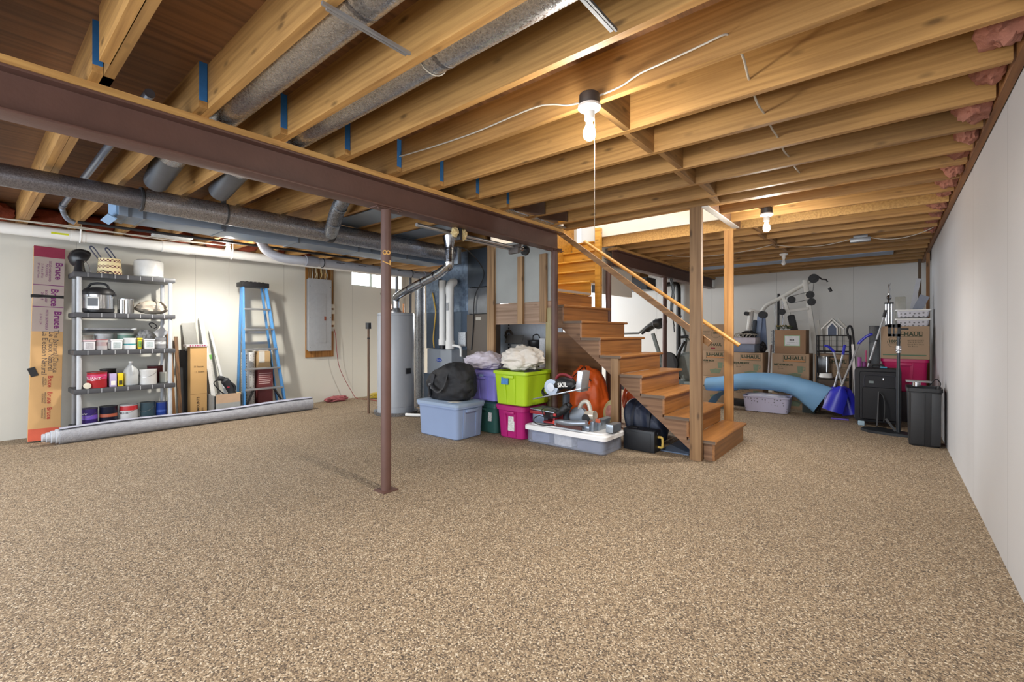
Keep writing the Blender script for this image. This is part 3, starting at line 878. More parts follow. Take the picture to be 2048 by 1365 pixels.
B().lathe([(.022, .275), (.022, .29), (.0, .29)], seg=18).obj('cap', M_WHITE, o)
B().tube(smoothpath([(.05, 0, .235), (.075, 0, .215), (.085, 0, .17), (.072, 0, .13)]), .010, 8).obj('handle', mj, o)
B().lathe([(.066, .004), (.072, .012), (.073, .13)], seg=24).obj('liquid', mat('#bfc2c2', .2), o)
z = SZ[2]


def tub(y, x, z, w, h, body, lidc, labc, label, txt=None, cat='tub'):
    o = thing('plastic_tub', label, cat, (x, y, z + .001), group=G3)
    B().box((-w / 2, -w / 2, 0), (w / 2, w / 2, h * .86), bev=.010).obj('tub_body', mat(body, .4), o)
    B().box((-w / 2 - .004, -w / 2 - .004, h * .86), (w / 2 + .004, w / 2 + .004, h), bev=.004).obj('lid', mat(lidc, .4), o)
    if labc: B().box((w / 2 + .0005, -w * .33, h * .15), (w / 2 + .0015, w * .33, h * .72)).obj('printed_label', mat(labc, .5, var=.3, scale=60), o, 0)
    return o


tub(.925, -7.08, z, .10, .115, '#d9d8da', '#d8b9c0', '#b4b2b6', 'white square tub with a pink lid at the left of the third tier')
turn(can('plastic_tub', 'round tub with red swirled label on the third tier', 1.038, -7.09, z, .055, .12, '#b7b3b3', '#9a2b35', [(.1, .75, '#a58f90')], handle=False, cat='tub', group=G3))
tub(1.165, -7.08, z, .10, .12, '#e3e3e3', '#dfdfdf', '#a9b4b6', 'white jug-shaped detergent tub left of the teal tub')
turn(can('plastic_tub', 'white tub with a teal swirl label on the third tier', 1.292, -7.09, z, .057, .135, '#dfe1e1', '#d7d7d7', [(.05, .5, '#2f8a92')], handle=False, cat='tub', group=G3))
tub(1.385, -7.08, z, .042, .135, '#d8bd2a', '#d9c12c', '#6d9a4a', 'narrow yellow box on the third tier', cat='box')
tub(1.475, -7.08, z, .10, .12, '#e3e3e3', '#dfdfdf', '#a9b4b6', 'white jug-shaped detergent tub right of the yellow box')
turn(can('small_tin', 'dark grey drippy tin at the right end of the third tier', 1.60, -7.10, z, .058, .145, '#8b8b8d', '#2c2c2e', [(.1, .6, '#c9c9c9')], cat='tin'))
tub(.94, -7.26, z, .08, .17, '#a49c90', '#8f867a', None, 'beige box hidden behind the pink-lidded tub')
turn(can('plastic_tub', 'wide white lidded pail behind the red swirled tub', 1.09, -7.29, z, .088, .185, '#c8c9cb', '#dcdcdc', [(.3, .6, '#a6a9b2')], handle=False, cat='tub', group=G3))
turn(can('plastic_tub', 'green-rimmed white pail behind the teal tub', 1.29, -7.29, z, .08, .19, '#d2d6d0', '#b7c9b8', [(.6, .9, '#7fa596')], handle=False, cat='tub', group=G3))
solo('plastic_bag', 'crumpled clear plastic bag behind the third tier tubs', 'bag', blob((-7.27, 1.47, z + .13), (.07, .075, .10), 4, .3, 3), mat('#cfd0d2', .2, 0, .1, alpha=.6))
o = thing('paint_tray', 'dark metal paint tray lying on the pails of the third tier', 'tray', (-7.28, 1.12, z + .20), rotz=.06)
B().box((-.11, -.22, 0), (.13, .22, .032), bev=.012).obj('tray_body', mat('#4d5258', .3, .6), o)
B().box((-.09, -.20, .033), (.11, .20, .055), bev=.006).obj('tray_liner', mat('#b9bcc0', .3, .4), o)
B().cyl((.05, .16, .02), (.14, .24, .05), .012, seg=10).obj('roller', M_WHITE, o)
o = thing('scraper', 'putty scraper with a black loop handle at the right end of the third tier', 'scraper', (-7.14, 1.60, z + .15), rotz=0)
B().box((-.01, -.05, .0), (.0, .07, .10), Matrix.Rotation(.6, 3, 'X')).obj('blade', mat('#b5b7ba', .35, .4), o)
B().tube(smoothpath([(0, -.08, .11), (0, -.11, .16), (0, -.07, .17), (0, -.03, .13), (0, -.06, .10)]), .006, 8).obj('handle', M_BLACK, o)
z = SZ[3]
o = thing('pressure_cooker', 'stainless electric pressure cooker with a black domed lid on the fourth tier', 'pressure cooker', (-7.16, 1.02, z + .001), rotz=-.5)
B().lathe([(.12, 0), (.14, .01), (.143, .05)], seg=40).obj('base_ring', M_BLACK, o)
B().lathe([(.14, .05), (.14, .21)], seg=40).obj('steel_body', mat('#a9aaac', .22, .9, .03), o)
B().lathe([(.148, .21), (.15, .225), (.147, .25), (.12, .285), (.06, .30), (0, .302)], seg=40).obj('lid', M_BLACK, o)
B().tube(smoothpath([(.0, -.10, .29), (.0, -.07, .335), (0, 0, .35), (0, .07, .335), (0, .10, .29)]), .013, 10).obj('lid_handle', M_BLACK, o)
B().box((-.02, -.165, .20), (.02, -.14, .225), bev=.005).box((-.02, .14, .20), (.02, .165, .225), bev=.005).obj('side_handle', M_BLACK, o)
B().box((.132, -.055, .035), (.149, .06, .185), bev=.008).obj('control_panel', mat('#c8c8c4', .3, .5), o)
B().box((.1495, -.045, .075), (.151, .05, .165)).obj('display', mat('#2a2b2e', .3), o)
B().cyl((.149, .002, .058), (.156, .002, .058), .012, seg=18).obj('dial', M_CHROME, o)
o = thing('steel_canister', 'shiny steel canister with vertical ribs beside the pressure cooker', 'canister', (-7.13, 1.262, z + .001))
prof = []
b = B(); rings = []
for zz in (0, .17):
    rings.append([Vector(((.074 + .004 * math.cos(a * 14)) * math.cos(a), (.074 + .004 * math.cos(a * 14)) * math.sin(a), zz)) for a in [2 * PI * j / 112 for j in range(112)]])
b.rings(rings).obj('canister_body', mat('#b4b3ae', .15, 1, .04), o, 50)
B().lathe([(.078, .168), (.078, .176), (.06, .178)], seg=32).obj('rim', M_CHROME, o)
o = thing('wrapped_blanket', 'beige blanket bundle wrapped in clear plastic on the fourth tier', 'blanket', (-7.18, 1.53, z))
b = blob((0, 0, .085), (.12, .165, .085), 9, .14, 2.2, 4, .9)
b.obj('fabric', mat('#b9ad9c', .8, 0, .08, 7, .5, 25), o)
B().tube([(.125 * math.cos(a) * 1.02, .03, .085 + .088 * math.sin(a)) for a in [PI * k / 12 - .2 for k in range(14)]], .014, 6).obj('band', mat('#8f8a80', .6), o)
z = SZ[4]
o = thing('desk_lamp', 'black enamel lamp head with a conical shade resting on the top shelf', 'lamp', (-7.2, .885, z))
B().lathe([(.055, .0), (.052, .01), (.035, .12), (.028, .14)], (.06, -.03, 0), 24).obj('cone', mat('#222327', .25), o)
B().lathe([(.115, 0), (.11, .02), (.085, .07), (.045, .10), (.0, .11)], (0, 0, 0), 30, rot=Matrix.Rotation(.95, 3, 'X') @ Matrix.Rotation(.5, 3, 'Y')).xf(Matrix.Translation((-.03, -.01, .175))).obj('shade', mat('#1b1c1f', .3), o)
B().tube(smoothpath([(.07, .0, .12), (.08, .02, .13), (.09, .05, .06), (.09, .055, .002)]), .004, 6).obj('wire_foot', M_CHROME, o)
# woven basket


def basket_mat():
    m, nt, bs = newmat('woven_straw'); L = nt.links; N = nt.nodes
    tc = N.new('ShaderNodeTexCoord'); sp = N.new('ShaderNodeSeparateXYZ'); L.new(tc.outputs['Object'], sp.inputs[0])
    at = N.new('ShaderNodeMath'); at.operation = 'ARCTAN2'; L.new(sp.outputs[1], at.inputs[0]); L.new(sp.outputs[0], at.inputs[1])
    cb = N.new('ShaderNodeCombineXYZ'); ma = N.new('ShaderNodeMath'); ma.operation = 'MULTIPLY'; ma.inputs[1].default_value = 5.1
    L.new(at.outputs[0], ma.inputs[0]); mz = N.new('ShaderNodeMath'); mz.operation = 'MULTIPLY'; mz.inputs[1].default_value = 62
    L.new(sp.outputs[2], mz.inputs[0]); L.new(ma.outputs[0], cb.inputs[0]); L.new(mz.outputs[0], cb.inputs[1])
    ck = N.new('ShaderNodeTexChecker'); ck.inputs['Scale'].default_value = 1.0; L.new(cb.outputs[0], ck.inputs['Vector'])
    ck.inputs[1].default_value = C('#e6d6a6'); ck.inputs[2].default_value = C('#6a3238')
    # the dark squares only sit in three bands
    wv = N.new('ShaderNodeMath'); wv.operation = 'SINE'; m3 = N.new('ShaderNodeMath'); m3.operation = 'MULTIPLY'; m3.inputs[1].default_value = 90
    L.new(sp.outputs[2], m3.inputs[0]); L.new(m3.outputs[0], wv.inputs[0])
    gt = N.new('ShaderNodeMath'); gt.operation = 'GREATER_THAN'; gt.inputs[1].default_value = .1; L.new(wv.outputs[0], gt.inputs[0])
    mx = N.new('ShaderNodeMix'); mx.data_type = 'RGBA'; L.new(gt.outputs[0], mx.inputs[0]); mx.inputs[6].default_value = C('#e6d6a6'); L.new(ck.outputs[0], mx.inputs[7])
    L.new(mx.outputs[2], bs.inputs['Base Color']); bs.inputs['Roughness'].default_value = .7
    return m


o = thing('woven_basket', 'woven straw basket with dark checks and two navy loop handles on the top shelf', 'basket', (-7.14, 1.115, z + .001))
B().lathe([(.115, 0), (.115, .02), (.10, .17), (.103, .185), (.096, .185), (.09, .17), (.10, .02)], seg=40, cap=False).lathe([(.112, .003), (.112, .006)], seg=40).obj('basket_body', basket_mat(), o)
for yo in (-.085, .05):
    B().tube(smoothpath([(-.02, yo, .16), (-.02, yo - .05, .235), (-.02, yo - .085, .30), (-.02, yo - .065, .315), (-.02, yo - .03, .27), (-.02, yo + .015, .19)]), .0065, 8).obj('loop_handle', mat('#232a45', .4), o)
o = thing('slow_cooker', 'white round lidded cooker at the right end of the top shelf', 'cooker', (-7.2, 1.50, z + .001))
B().lathe([(.13, 0), (.148, .012), (.15, .06), (.15, .19), (.142, .205), (.13, .21)], seg=44).obj('cooker_body', mat('#dadbd9', .25), o)
B().lathe([(.135, .208), (.12, .22), (.05, .232), (0, .234)], seg=40).obj('lid', mat('#c6c7c6', .25), o)
B().lathe([(.155, .0), (.158, .006), (.15, .010)], seg=40).obj('base_ring', mat('#bfc0bf', .35), o)
B().tube(smoothpath([(.15, .06, .02), (.165, .09, .006), (.175, .11, .01)]), .006, 6).obj('switch', M_WHITE, o)
cable('black_cable', 'thin dark cord draped over the front of the top shelf', [(-7.05, 1.03, z + .04), (-7.02, 1.08, z + .02), (-6.995, 1.12, z + .012), (-6.992, 1.13, z - .04), (-6.992, 1.14, z - .09)], r=.004, m=M_BLACK, cat='cord')
# rolled carpet lying in front
t = thing('carpet_roll', 'long rolled grey carpet lying on the floor in front of the shelf', 'carpet roll', (-7.0, 2.0, 0))
ax0 = Vector((-6.86, .66, .085)); ax1 = Vector((-6.94, 3.46, .085))
b = B(); pr = []
d = (ax1 - ax0).normalized(); sd = d.cross(Vector((0, 0, 1))).normalized(); uu = Vector((0, 0, 1))
for i in range(25):
    u = i / 24
    c = ax0.lerp(ax1, u); rr = .082 + .006 * math.sin(u * 9) + .008 * u
    ring = []
    for j in range(32):
        a = 2 * PI * j / 32
        r_ = rr * (1 + .02 * math.sin(3 * a + u * 5))
        ring.append(Vector((c.x, c.y, rr * .98)) + sd * r_ * math.cos(a) + uu * r_ * math.sin(a))
    pr.append(ring)
b.rings(pr).obj('outer_roll', mat('#9fa0a6', .85, 0, .14, 22, .6, 90), t, world=True)
b = B()
for k, (r_, o_) in enumerate(((.075, .03), (.066, .065), (.054, .10), (.042, .13))):
    b.lathe([(r_ * .93, 0), (r_, .004), (r_, .05), (r_ * .9, .05)], (0, 0, 0), 28)
    n = 28 * 4
    Mx = Matrix.Translation(ax0 - d * o_) @ Matrix((sd, uu, d)).transposed().to_4x4()
    b.v[-n:] = [tuple(Mx @ Vector(v)) for v in b.v[-n:]]
b.obj('telescoped_layer', mat('#b3b6bd', .85, 0, .1, 22, .4, 90), t, world=True)
b = B()
strip = []
for i in range(25):
    u = i / 24; c = ax0.lerp(ax1, u); rr = .085 + .006 * math.sin(u * 9) + .008 * u
    row = []
    for k in range(6):
        a = 1.0 + k * .22 + .05 * math.sin(u * 6)
        row.append(Vector((c.x, c.y, rr)) + sd * (rr + .004) * math.cos(a) + uu * (rr + .004) * math.sin(a))
    strip.append(row)
b.rings(strip, False, False, False).obj('flap', mat('#a9abbb', .85, 0, .08, 22, .4, 90), t, world=True)
b = B().tube([strip[i][0] + sd * .002 for i in range(25)], .004, 6).obj('flap_edge', mat('#3a3a40', .8), t, world=True)
# things between shelf and ladder
solo('wooden_plank', 'thin brown plank leaning on the left wall beside the shelf', 'plank', B().bar((-7.30, 1.785, .0), (-7.48, 1.775, 1.21), .022, .05, up=(0, 1, 0)), wood('#8f6332', '#6a4521', 2), 'planks beside the shelf', 0)
solo('wooden_plank', 'second darker brown plank leaning close behind the first', 'plank', B().bar((-7.25, 1.85, .0), (-7.47, 1.85, 1.14), .022, .04, up=(0, 1, 0)), wood('#7a5530', '#4f361d', 2), 'planks beside the shelf', 0)
solo('black_board', 'dark charcoal board standing behind the tall mount carton', 'board', B().bar((-7.42, 1.945, .0), (-7.47, 1.935, .96), .025, .10, up=(0, 1, 0)), mat('#2d2e31', .6), smooth=0)
o = thing('tall_carton', 'tall narrow brown cardboard carton standing beside the black board', 'carton', (-7.32, 2.055, 0))
B().box((-.06, -.095, 0), (.06, .10, 1.0), bev=.003).obj('box_body', mat('#bb9560', .8, 0, .05, 5), o)
B().box((.0602, -.095, .355), (.0608, .10, .36)).obj('box_seam', mat('#8c6d44', .8), o, 0)
join_text([('FLEXIMOUNTS', .045, (.0612, -.005, .17), frame((0, 0, 1), (0, -1, 0)), dict(bold=.001)), ('WHITE', .03, (.0612, .05, .12), frame((0, 0, 1), (0, -1, 0))),
           ('11 kasse', .035, (.0612, 0, .73), RY), ('11 kasse', .035, (.0612, .01, .66), RY)], mat('#3a2c1e', .8), o)
o = thing('craft_tray', 'clear plastic tray of colourful beads on top of the tall carton', 'tray', (-7.32, 2.05, 1.001))
B().box((-.075, -.14, 0), (.075, .12, .035), bev=.008).obj('tray_body', mat('#d5d2d3', .25, alpha=.7), o)
b = B()
for i in range(7): b.box((.0755, -.10 + .028 * i, .008), (.0765, -.085 + .028 * i, .024))
b.obj('bead_row', mat('#9a2f5a', .5, var=.5, scale=80), o, 0)
solo('long_tube', 'slim white tube with printed paper leaning on the wall behind the carton', 'tube', B().bar((-7.23, 2.255, .05), (-7.49, 2.145, 1.40), .035, .05, up=(0, 1, 0)), mat('#d4d2cd', .5, var=.12, scale=14), smooth=0)
solo('metal_channel', 'long white metal channel leaning on the wall in the open carton', 'channel', B().bar((-7.19, 2.42, .05), (-7.49, 2.26, 1.22), .025, .03, up=(0, 1, 0)), mat('#dcdcda', .35, .3), smooth=0)
o = thing('wrapped_roll', 'white wrapped roll with a green band leaning behind the open carton', 'roll', (-7.35, 2.27, 0))
B().bar((-.03, -.01, .03), (-.11, -.04, .90), .07, .07, up=(0, 1, 0), bev=.02).obj('roll_body', mat('#c9c8c4', .6, 0, .25, 40), o)
B().bar((-.101, -.0365, .80), (-.1095, -.0398, .89), .074, .074, up=(0, 1, 0), bev=.02).obj('green_band', mat('#6fae57', .5), o)
solo('grey_paddle', 'grey flat panel leaning behind the white tube', 'panel', B().bar((-7.44, 2.03, .95), (-7.50, 2.0, 1.33), .012, .16, up=(0, 1, 0), bev=.004), mat('#8b8a84', .5))
o = thing('open_carton', 'small open cardboard carton standing behind the carpet roll', 'carton', (-7.18, 2.345, 0))
b = B().box((-.14, -.165, 0), (.14, .165, .012)).box((-.14, -.165, 0), (-.13, .165, .33)).box((.13, -.165, 0), (.14, .165, .33)).box((-.14, -.165, 0), (.14, -.155, .33)).box((-.14, .155, 0), (.14, .165, .33))
b.obj('box_body', mat('#9a9a96', .8), o, 0)
B().box((.14, -.15, .20), (.146, .15, .35), Matrix.Rotation(.12, 3, 'Y')).obj('front_flap', mat('#c9a98a', .8), o, 0)
B().box((-.02, .13, .335), (.10, .18, .342)).obj('side_flap', mat('#bba47a', .8), o, 0)
o = thing('hand_vacuum', 'black hand vacuum sticking out of the small open carton', 'vacuum', (-7.16, 2.325, .30), rotz=0)
B().tube(smoothpath([(.02, .12, -.06), (0, .09, .10), (0, .0, .24), (0, -.07, .26)]), [.05] * 6 + [.055] * 6 + [.035] * 6 + [.02], 14).obj('motor_body', M_DARK, o)
B().tube(smoothpath([(.03, .11, .02), (.05, .13, .13), (.03, .06, .21)]), .014, 8).obj('grip', M_BLACK, o)
B().tube(smoothpath([(.02, -.06, .25), (.04, -.13, .20), (.05, -.05, .08), (.05, .02, .03)]), .007, 8).obj('power_cord', M_BLACK, o)
B().cb((.045, .045, .13), (.02, .03, .02), bev=.004).obj('red_switch', mat('#a03040', .4), o)
# stepladder
t = thing('stepladder', 'tall blue fibreglass stepladder with aluminium steps leaning against the left wall', 'ladder', (-7.1, 2.85, 0))
M_BLUE = mat('#4d86ba', .45, 0, .06, 12)
FT = Vector((-7.20, 2.585, 1.86)); FT2 = Vector((-7.20, 2.90, 1.86)); FB = Vector((-7.06, 2.555, 0.012)); FB2 = Vector((-7.06, 3.14, .012))
for a, c in ((FT, FB), (FT2, FB2)):
    s_ = 1 if c is FB else -1
    B().bar(a, c, .022, .075, up=(1, 0, 0), bev=.003).obj('front_rail', M_BLUE, t, world=True)
for a, c in ((Vector((-7.30, 2.60, 1.86)), Vector((-7.40, 2.58, .012))), (Vector((-7.30, 2.88, 1.86)), Vector((-7.40, 3.16, .012)))):
    B().bar(a, c, .02, .05, up=(1, 0, 0), bev=.003).obj('rear_rail', M_BLUE, t, world=True)
for zz in (.385, .68, .965, 1.255, 1.55):
    u = (1.86 - zz) / 1.85
    a = FT.lerp(FB, u); c = FT2.lerp(FB2, u)
    B().box((a.x - .04, a.y, zz - .025), (a.x + .045, c.y, zz), bev=.004).obj('step', M_ALU, t, world=True)
B().bar((-7.33, 2.60, 1.2), (-7.33, 2.95, 1.2), .02, .04, bev=.003).bar((-7.34, 2.6, 1.04), (-7.34, 2.98, 1.04), .02, .04, bev=.003).obj('rear_brace', M_ALU, t, world=True)
b = B().box((-7.36, 2.555, 1.86), (-7.14, 2.93, 1.93), bev=.012)
for k in range(6): b.box((-7.30 + .02 * (k % 2), 2.58 + .055 * k, 1.93), (-7.2, 2.61 + .055 * k, 1.945), bev=.004)
b.obj('top_cap', M_BLACK, t, world=True)
u = .80
for s_, (a, c) in enumerate(((FT.lerp(FB, u), FT.lerp(FB, .97)), (FT2.lerp(FB2, u), FT2.lerp(FB2, .97)))):
    y_in = .13 if s_ == 0 else -.13
    B().bar((a.x + .0, a.y + y_in, .375), (c.x, c.y + (.01 if s_ == 0 else -.01), .10), .02, .045, up=(1, 0, 0), bev=.003).obj('corner_brace', M_BLACK, t, world=True)
# behind the ladder
o = thing('perforated_bin', 'white perforated cylinder bin standing behind the stepladder', 'bin', (-7.38, 2.72, 0))
mp_, nt, bs = newmat('perforated_white')
tc = nt.nodes.new('ShaderNodeTexCoord'); vo = nt.nodes.new('ShaderNodeTexVoronoi'); vo.inputs['Scale'].default_value = 42; vo.inputs['Randomness'].default_value = .15
nt.links.new(tc.outputs['Object'], vo.inputs['Vector'])
cr = nt.nodes.new('ShaderNodeValToRGB'); cr.color_ramp.interpolation = 'CONSTANT'; cr.color_ramp.elements[0].color = C('#3e3d3c'); cr.color_ramp.elements[1].position = .33; cr.color_ramp.elements[1].color = C('#c9c8c4')
nt.links.new(vo.outputs['Distance'], cr.inputs[0]); nt.links.new(cr.outputs[0], bs.inputs['Base Color'])
B().lathe([(.085, 0), (.09, .01), (.09, .88), (.085, .89)], seg=32).obj('bin_body', mp_, o)
B().lathe([(.092, .88), (.092, .90), (.08, .90)], seg=32).obj('rim', M_WHITE, o)
o = thing('product_box', 'dark red and white carton behind the stepladder, lowest of its stack', 'box', (-7.38, 2.94, 0), group='cartons behind the ladder')
B().box((-.08, -.105, 0), (.08, .105, .36), bev=.003).obj('box_body', mat('#6f3333', .7), o)
B().box((.0805, -.09, .02), (.0815, .09, .10)).obj('printed_label', mat('#8a4c48', .7, var=.2, scale=50), o, 0)
o = thing('product_box', 'dark red carton with pale writing behind the stepladder, middle of its stack', 'box', (-7.38, 2.94, .361), group='cartons behind the ladder')
B().box((-.08, -.105, 0), (.08, .105, .28), bev=.003).obj('box_body', mat('#713637', .7), o)
b = B()
for i in range(6): b.box((.0805, -.10, .06 + .03 * i), (.0812, .06 + .01 * (i % 3), .07 + .03 * i))
b.obj('printed_lines', mat('#c7a9a4', .7), o, 0)
o = thing('product_box', 'tan and white cardboard carton behind the stepladder, topmost of its stack', 'box', (-7.38, 2.925, .642), group='cartons behind the ladder')
B().box((-.08, -.085, 0), (.08, .085, .27), bev=.003).obj('box_body', mat('#b89a70', .8), o)
B().box((.0805, -.08, .10), (.0815, .0, .27)).obj('white_label', mat('#cfcbc2', .7), o, 0)
solo('white_carrier', 'white plastic lid with a carry slot on top of the cartons behind the ladder', 'lid', B().box((-7.46, 2.85, .914), (-7.31, 2.99, .955), bev=.015), M_WHITE)

# ================================================================= BREAKER PANEL, WIRES, FLOOR BITS
o = thing('backing_board', 'orange-brown plywood board fixed to the left wall behind the breaker panel', 'board', (XL, 3.9, .8))
B().box((XL + .001, 3.66, .775), (XL + .02, 4.155, 2.37)).obj('plywood', wood('#b07a3a', '#85541f', 2, knots=False), o, 0, world=True)
t = thing('breaker_panel', 'tall grey electrical breaker panel mounted on the left wall', 'breaker panel', (-7.46, 3.86, 1.5))
B().box((-7.508, 3.67, .90), (-7.42, 4.05, 2.09), bev=.004).obj('cabinet', mat('#8f9296', .45), t, world=True)
B().box((-7.42, 3.655, .885), (-7.405, 4.06, 2.10), bev=.005).obj('cover', mat('#a3a6aa', .4), t, world=True)
B().box((-7.405, 3.765, 1.02), (-7.399, 3.965, 1.86), bev=.002).obj('door', mat('#a0a3a7', .4), t, world=True)

B().box((-7.398, 3.925, 1.40), (-7.392, 3.955, 1.47)).obj('latch', mat('#8a4630', .4), t, 0, world=True)
b = B()
for y_, z_ in ((3.68, .95), (4.04, .95), (3.68, 1.97), (4.04, 1.97), (3.68, 1.45), (4.04, 1.45)): b.cyl((-7.406, y_, z_), (-7.401, y_, z_), .006, seg=8)
b.obj('screw', mat('#6f7174', .4, .7), t, world=True)
random.seed(3)
wires = thing('wire_bundle', 'fan of tan and grey cables running up from the breaker panel', 'cables', (-7.47, 3.86, 2.1))
for i in range(17):
    y0 = 3.69 + .021 * i
    if i in (8,): continue
    yy = 3.74 + (y0 - 3.74) * .9
    B().tube(smoothpath([(-7.46, yy + random.uniform(-.02, .02), 2.095), (-7.47, y0 + random.uniform(-.012, .012), 2.18), (-7.485, y0, 2.26), (-7.485, y0 + random.uniform(-.01, .01), 2.44)], 4), .0065, 6).obj('wire', mat(random.choice(['#c9a468', '#b8bab4', '#d8cdb0', '#8a6d45', '#6b5638', '#cdbd90']), .5), wires, world=True)
wires2 = thing('wire_bundle', 'cables and small outlet boxes running down the right edge of the board', 'cables', (-7.48, 4.11, 1.6))
for i in range(4):
    y0 = 4.085 + .016 * i
    B().tube(smoothpath([(-7.49, y0, 2.44), (-7.49, y0 + random.uniform(-.008, .008), 2.0), (-7.49, y0, 1.7), (-7.49, 4.11, 1.45)], 4), .006, 6).obj('wire', mat(['#a9824a', '#7a5c34', '#c7a970', '#6d5230'][i], .5), wires2, world=True)
for z_ in (1.62, 1.52, 1.33, 1.22): B().box((-7.509, 4.075, z_), (-7.46, 4.15, z_ + .07), bev=.004).obj('outlet_box', mat(['#cfcabd', '#d9d2c0', '#c9bfae', '#d8d4c6'][int(z_ * 10) % 4], .5), wires2, world=True)
cable('extension_cord', 'red extension cord hanging from the board down to the floor by the heater', [(-7.45, 4.13, 1.26), (-7.44, 4.16, 1.1), (-7.44, 4.22, .6), (-7.42, 4.44, .15), (-7.36, 4.52, .01), (-7.15, 4.58, .01), (-6.7, 4.6, .01)], r=.005, m=mat('#8e2f38', .5), cat='cord')
for k in range(1): pass
b = B(); random.seed(5)
pts = []
for i in range(90):
    a = i * .62; r_ = .09 + .05 * math.sin(i * .37)
    pts.append((-7.2 + r_ * math.cos(a), 4.85 + r_ * 1.5 * math.sin(a), .006 + .0016 * i * .5 + .004 * (i % 3)))
solo('cord_coil', 'coil of yellow rope on the floor behind the water heater', 'rope', b.tube(smoothpath(pts, 3), .006, 6), mat('#c7b13e', .6))
solo('insulation_scrap', 'scrap of pink insulation lying on the floor below the window', 'insulation', blob((-7.38, 4.13, .045), (.09, .20, .05), 21, .3, 2.6, 4, .8), mat('#9e5a5e', .95, 0, .3, 14, .9, 50))
# cable of pull string box near left bulb, vents
solo('ceiling_vent', 'white slatted vent hung under the joists near the left wall', 'vent', B().box((-6.72, 1.42, 2.335), (-6.56, 1.80, 2.365), bev=.004), mat('#b9bcbc', .5, 0, .2, 60))

# ================================================================= DUCTS AND PIPES OVERHEAD
M_GALV = galv(); M_GALVB = galv('#8b98a8', '#56616e', .4, 14, .7, key='galvb')
M_SHEET = mat('#87909b', .38, .75, .08, 5)
# trunk duct, tapering towards the camera
t = thing('trunk_duct', 'long spangled round trunk duct running parallel to the near steel beam', 'duct', (-4.6, 1.5, 2.26))
zc = lambda r: 2.362 - r
segs = [(-2.3, .070), (-.6, .075), (.92, .078), (.92, .094), (2.55, .098), (2.56, .106), (2.62, .106), (2.63, .1), (4.2, .1)]
B().tube([(-4.6, y, zc(.1)) for y, r in segs[:3]], [r for y, r in segs[:3]], 28).obj('reduced_section', galv('#86858a', '#626066', .36, 50, .75, 'g2'), t, world=True)
B().tube([(-4.6, .92, zc(.1)), (-4.6, 2.5, zc(.1))], [.09, .098], 28).obj('main_section', galv('#aeadb0', '#7c7a7c', .33, 50, .75, 'g3'), t, world=True)
B().tube([(-4.6, 2.5, zc(.1)), (-4.6, 4.25, zc(.1))], [.099, .1], 28).obj('furnace_section', galv('#9fa3ad', '#737780', .34, 50, .75, 'g4'), t, world=True)
B().cyl((-4.6, 2.47, zc(.1)), (-4.6, 2.53, zc(.1)), .105, seg=28).obj('joint_ring', mat('#3a3c40', .5, .3), t, world=True)
b = B().box((-4.62, 1.48, 2.33), (-4.58, 1.51, 2.42))
for y_ in (-.5, .9, 1.5): b.cyl((-4.6, y_, zc(.1)), (-4.6, y_ + .015, zc(.1)), .097 if y_ > .8 else .0775, seg=28)
b.obj('hanger_strap', mat('#55575b', .4, .6), t, world=True)
B().box((-4.73, 4.25, 2.12), (-4.47, 4.32, 2.36), bev=.004).obj('plenum_collar', M_SHEET, t, world=True)
# elbow branch
t = thing('elbow_duct', 'dented round branch duct curving down from the joists into the trunk duct', 'duct', (-4.1, 2.3, 2.3))
B().tube(smoothpath([(-3.55, 2.22, 2.47), (-3.75, 2.22, 2.45), (-3.95, 2.24, 2.37), (-4.15, 2.30, 2.27), (-4.38, 2.40, 2.235), (-4.5, 2.46, 2.24)], 3), .066, 22).obj('duct_pipe', M_GALV, t, world=True)
b = B()
for p0, p1 in (((-3.72, 2.22, 2.452), (-3.735, 2.22, 2.452)), ((-3.93, 2.24, 2.375), (-3.945, 2.242, 2.368)), ((-4.13, 2.295, 2.275), (-4.145, 2.30, 2.27))): b.cyl(p0, p1, .069, seg=22)
b.obj('seam_ring', M_SHEET, t, world=True)
# rectangular duct
t = thing('rectangular_duct', 'grey rectangular sheet metal duct running behind the round trunk duct', 'duct', (-5.18, 2.5, 2.19))
B().box((-5.36, .84, 2.19), (-5.0, 4.5, 2.355), bev=.004).obj('duct_body', mat('#8b98a8', .36, .6, .05, 4), t, world=True)
b = B()
for y_ in (.90, 1.0, 1.62, 2.35, 3.08, 3.8): b.box((-5.366, y_, 2.184), (-4.994, y_ + .022, 2.361))
b.obj('drive_cleat', M_SHEET, t, 0, world=True)
B().box((-5.34, .825, 2.20), (-5.02, .84, 2.35)).box((-5.34, .77, 2.17), (-5.02, .835, 2.18), Matrix.Rotation(-.5, 3, 'X')).obj('open_end', mat('#93b7dd', .4, .4), t, 0, world=True)
for sx_ in (-5.375, -4.99):
    for y_ in (1.6, 3.25): B().box((sx_, y_, 2.2), (sx_ + .006, y_ + .03, 2.42)).obj('hanger_strap', M_SHEET, t, 0, world=True)


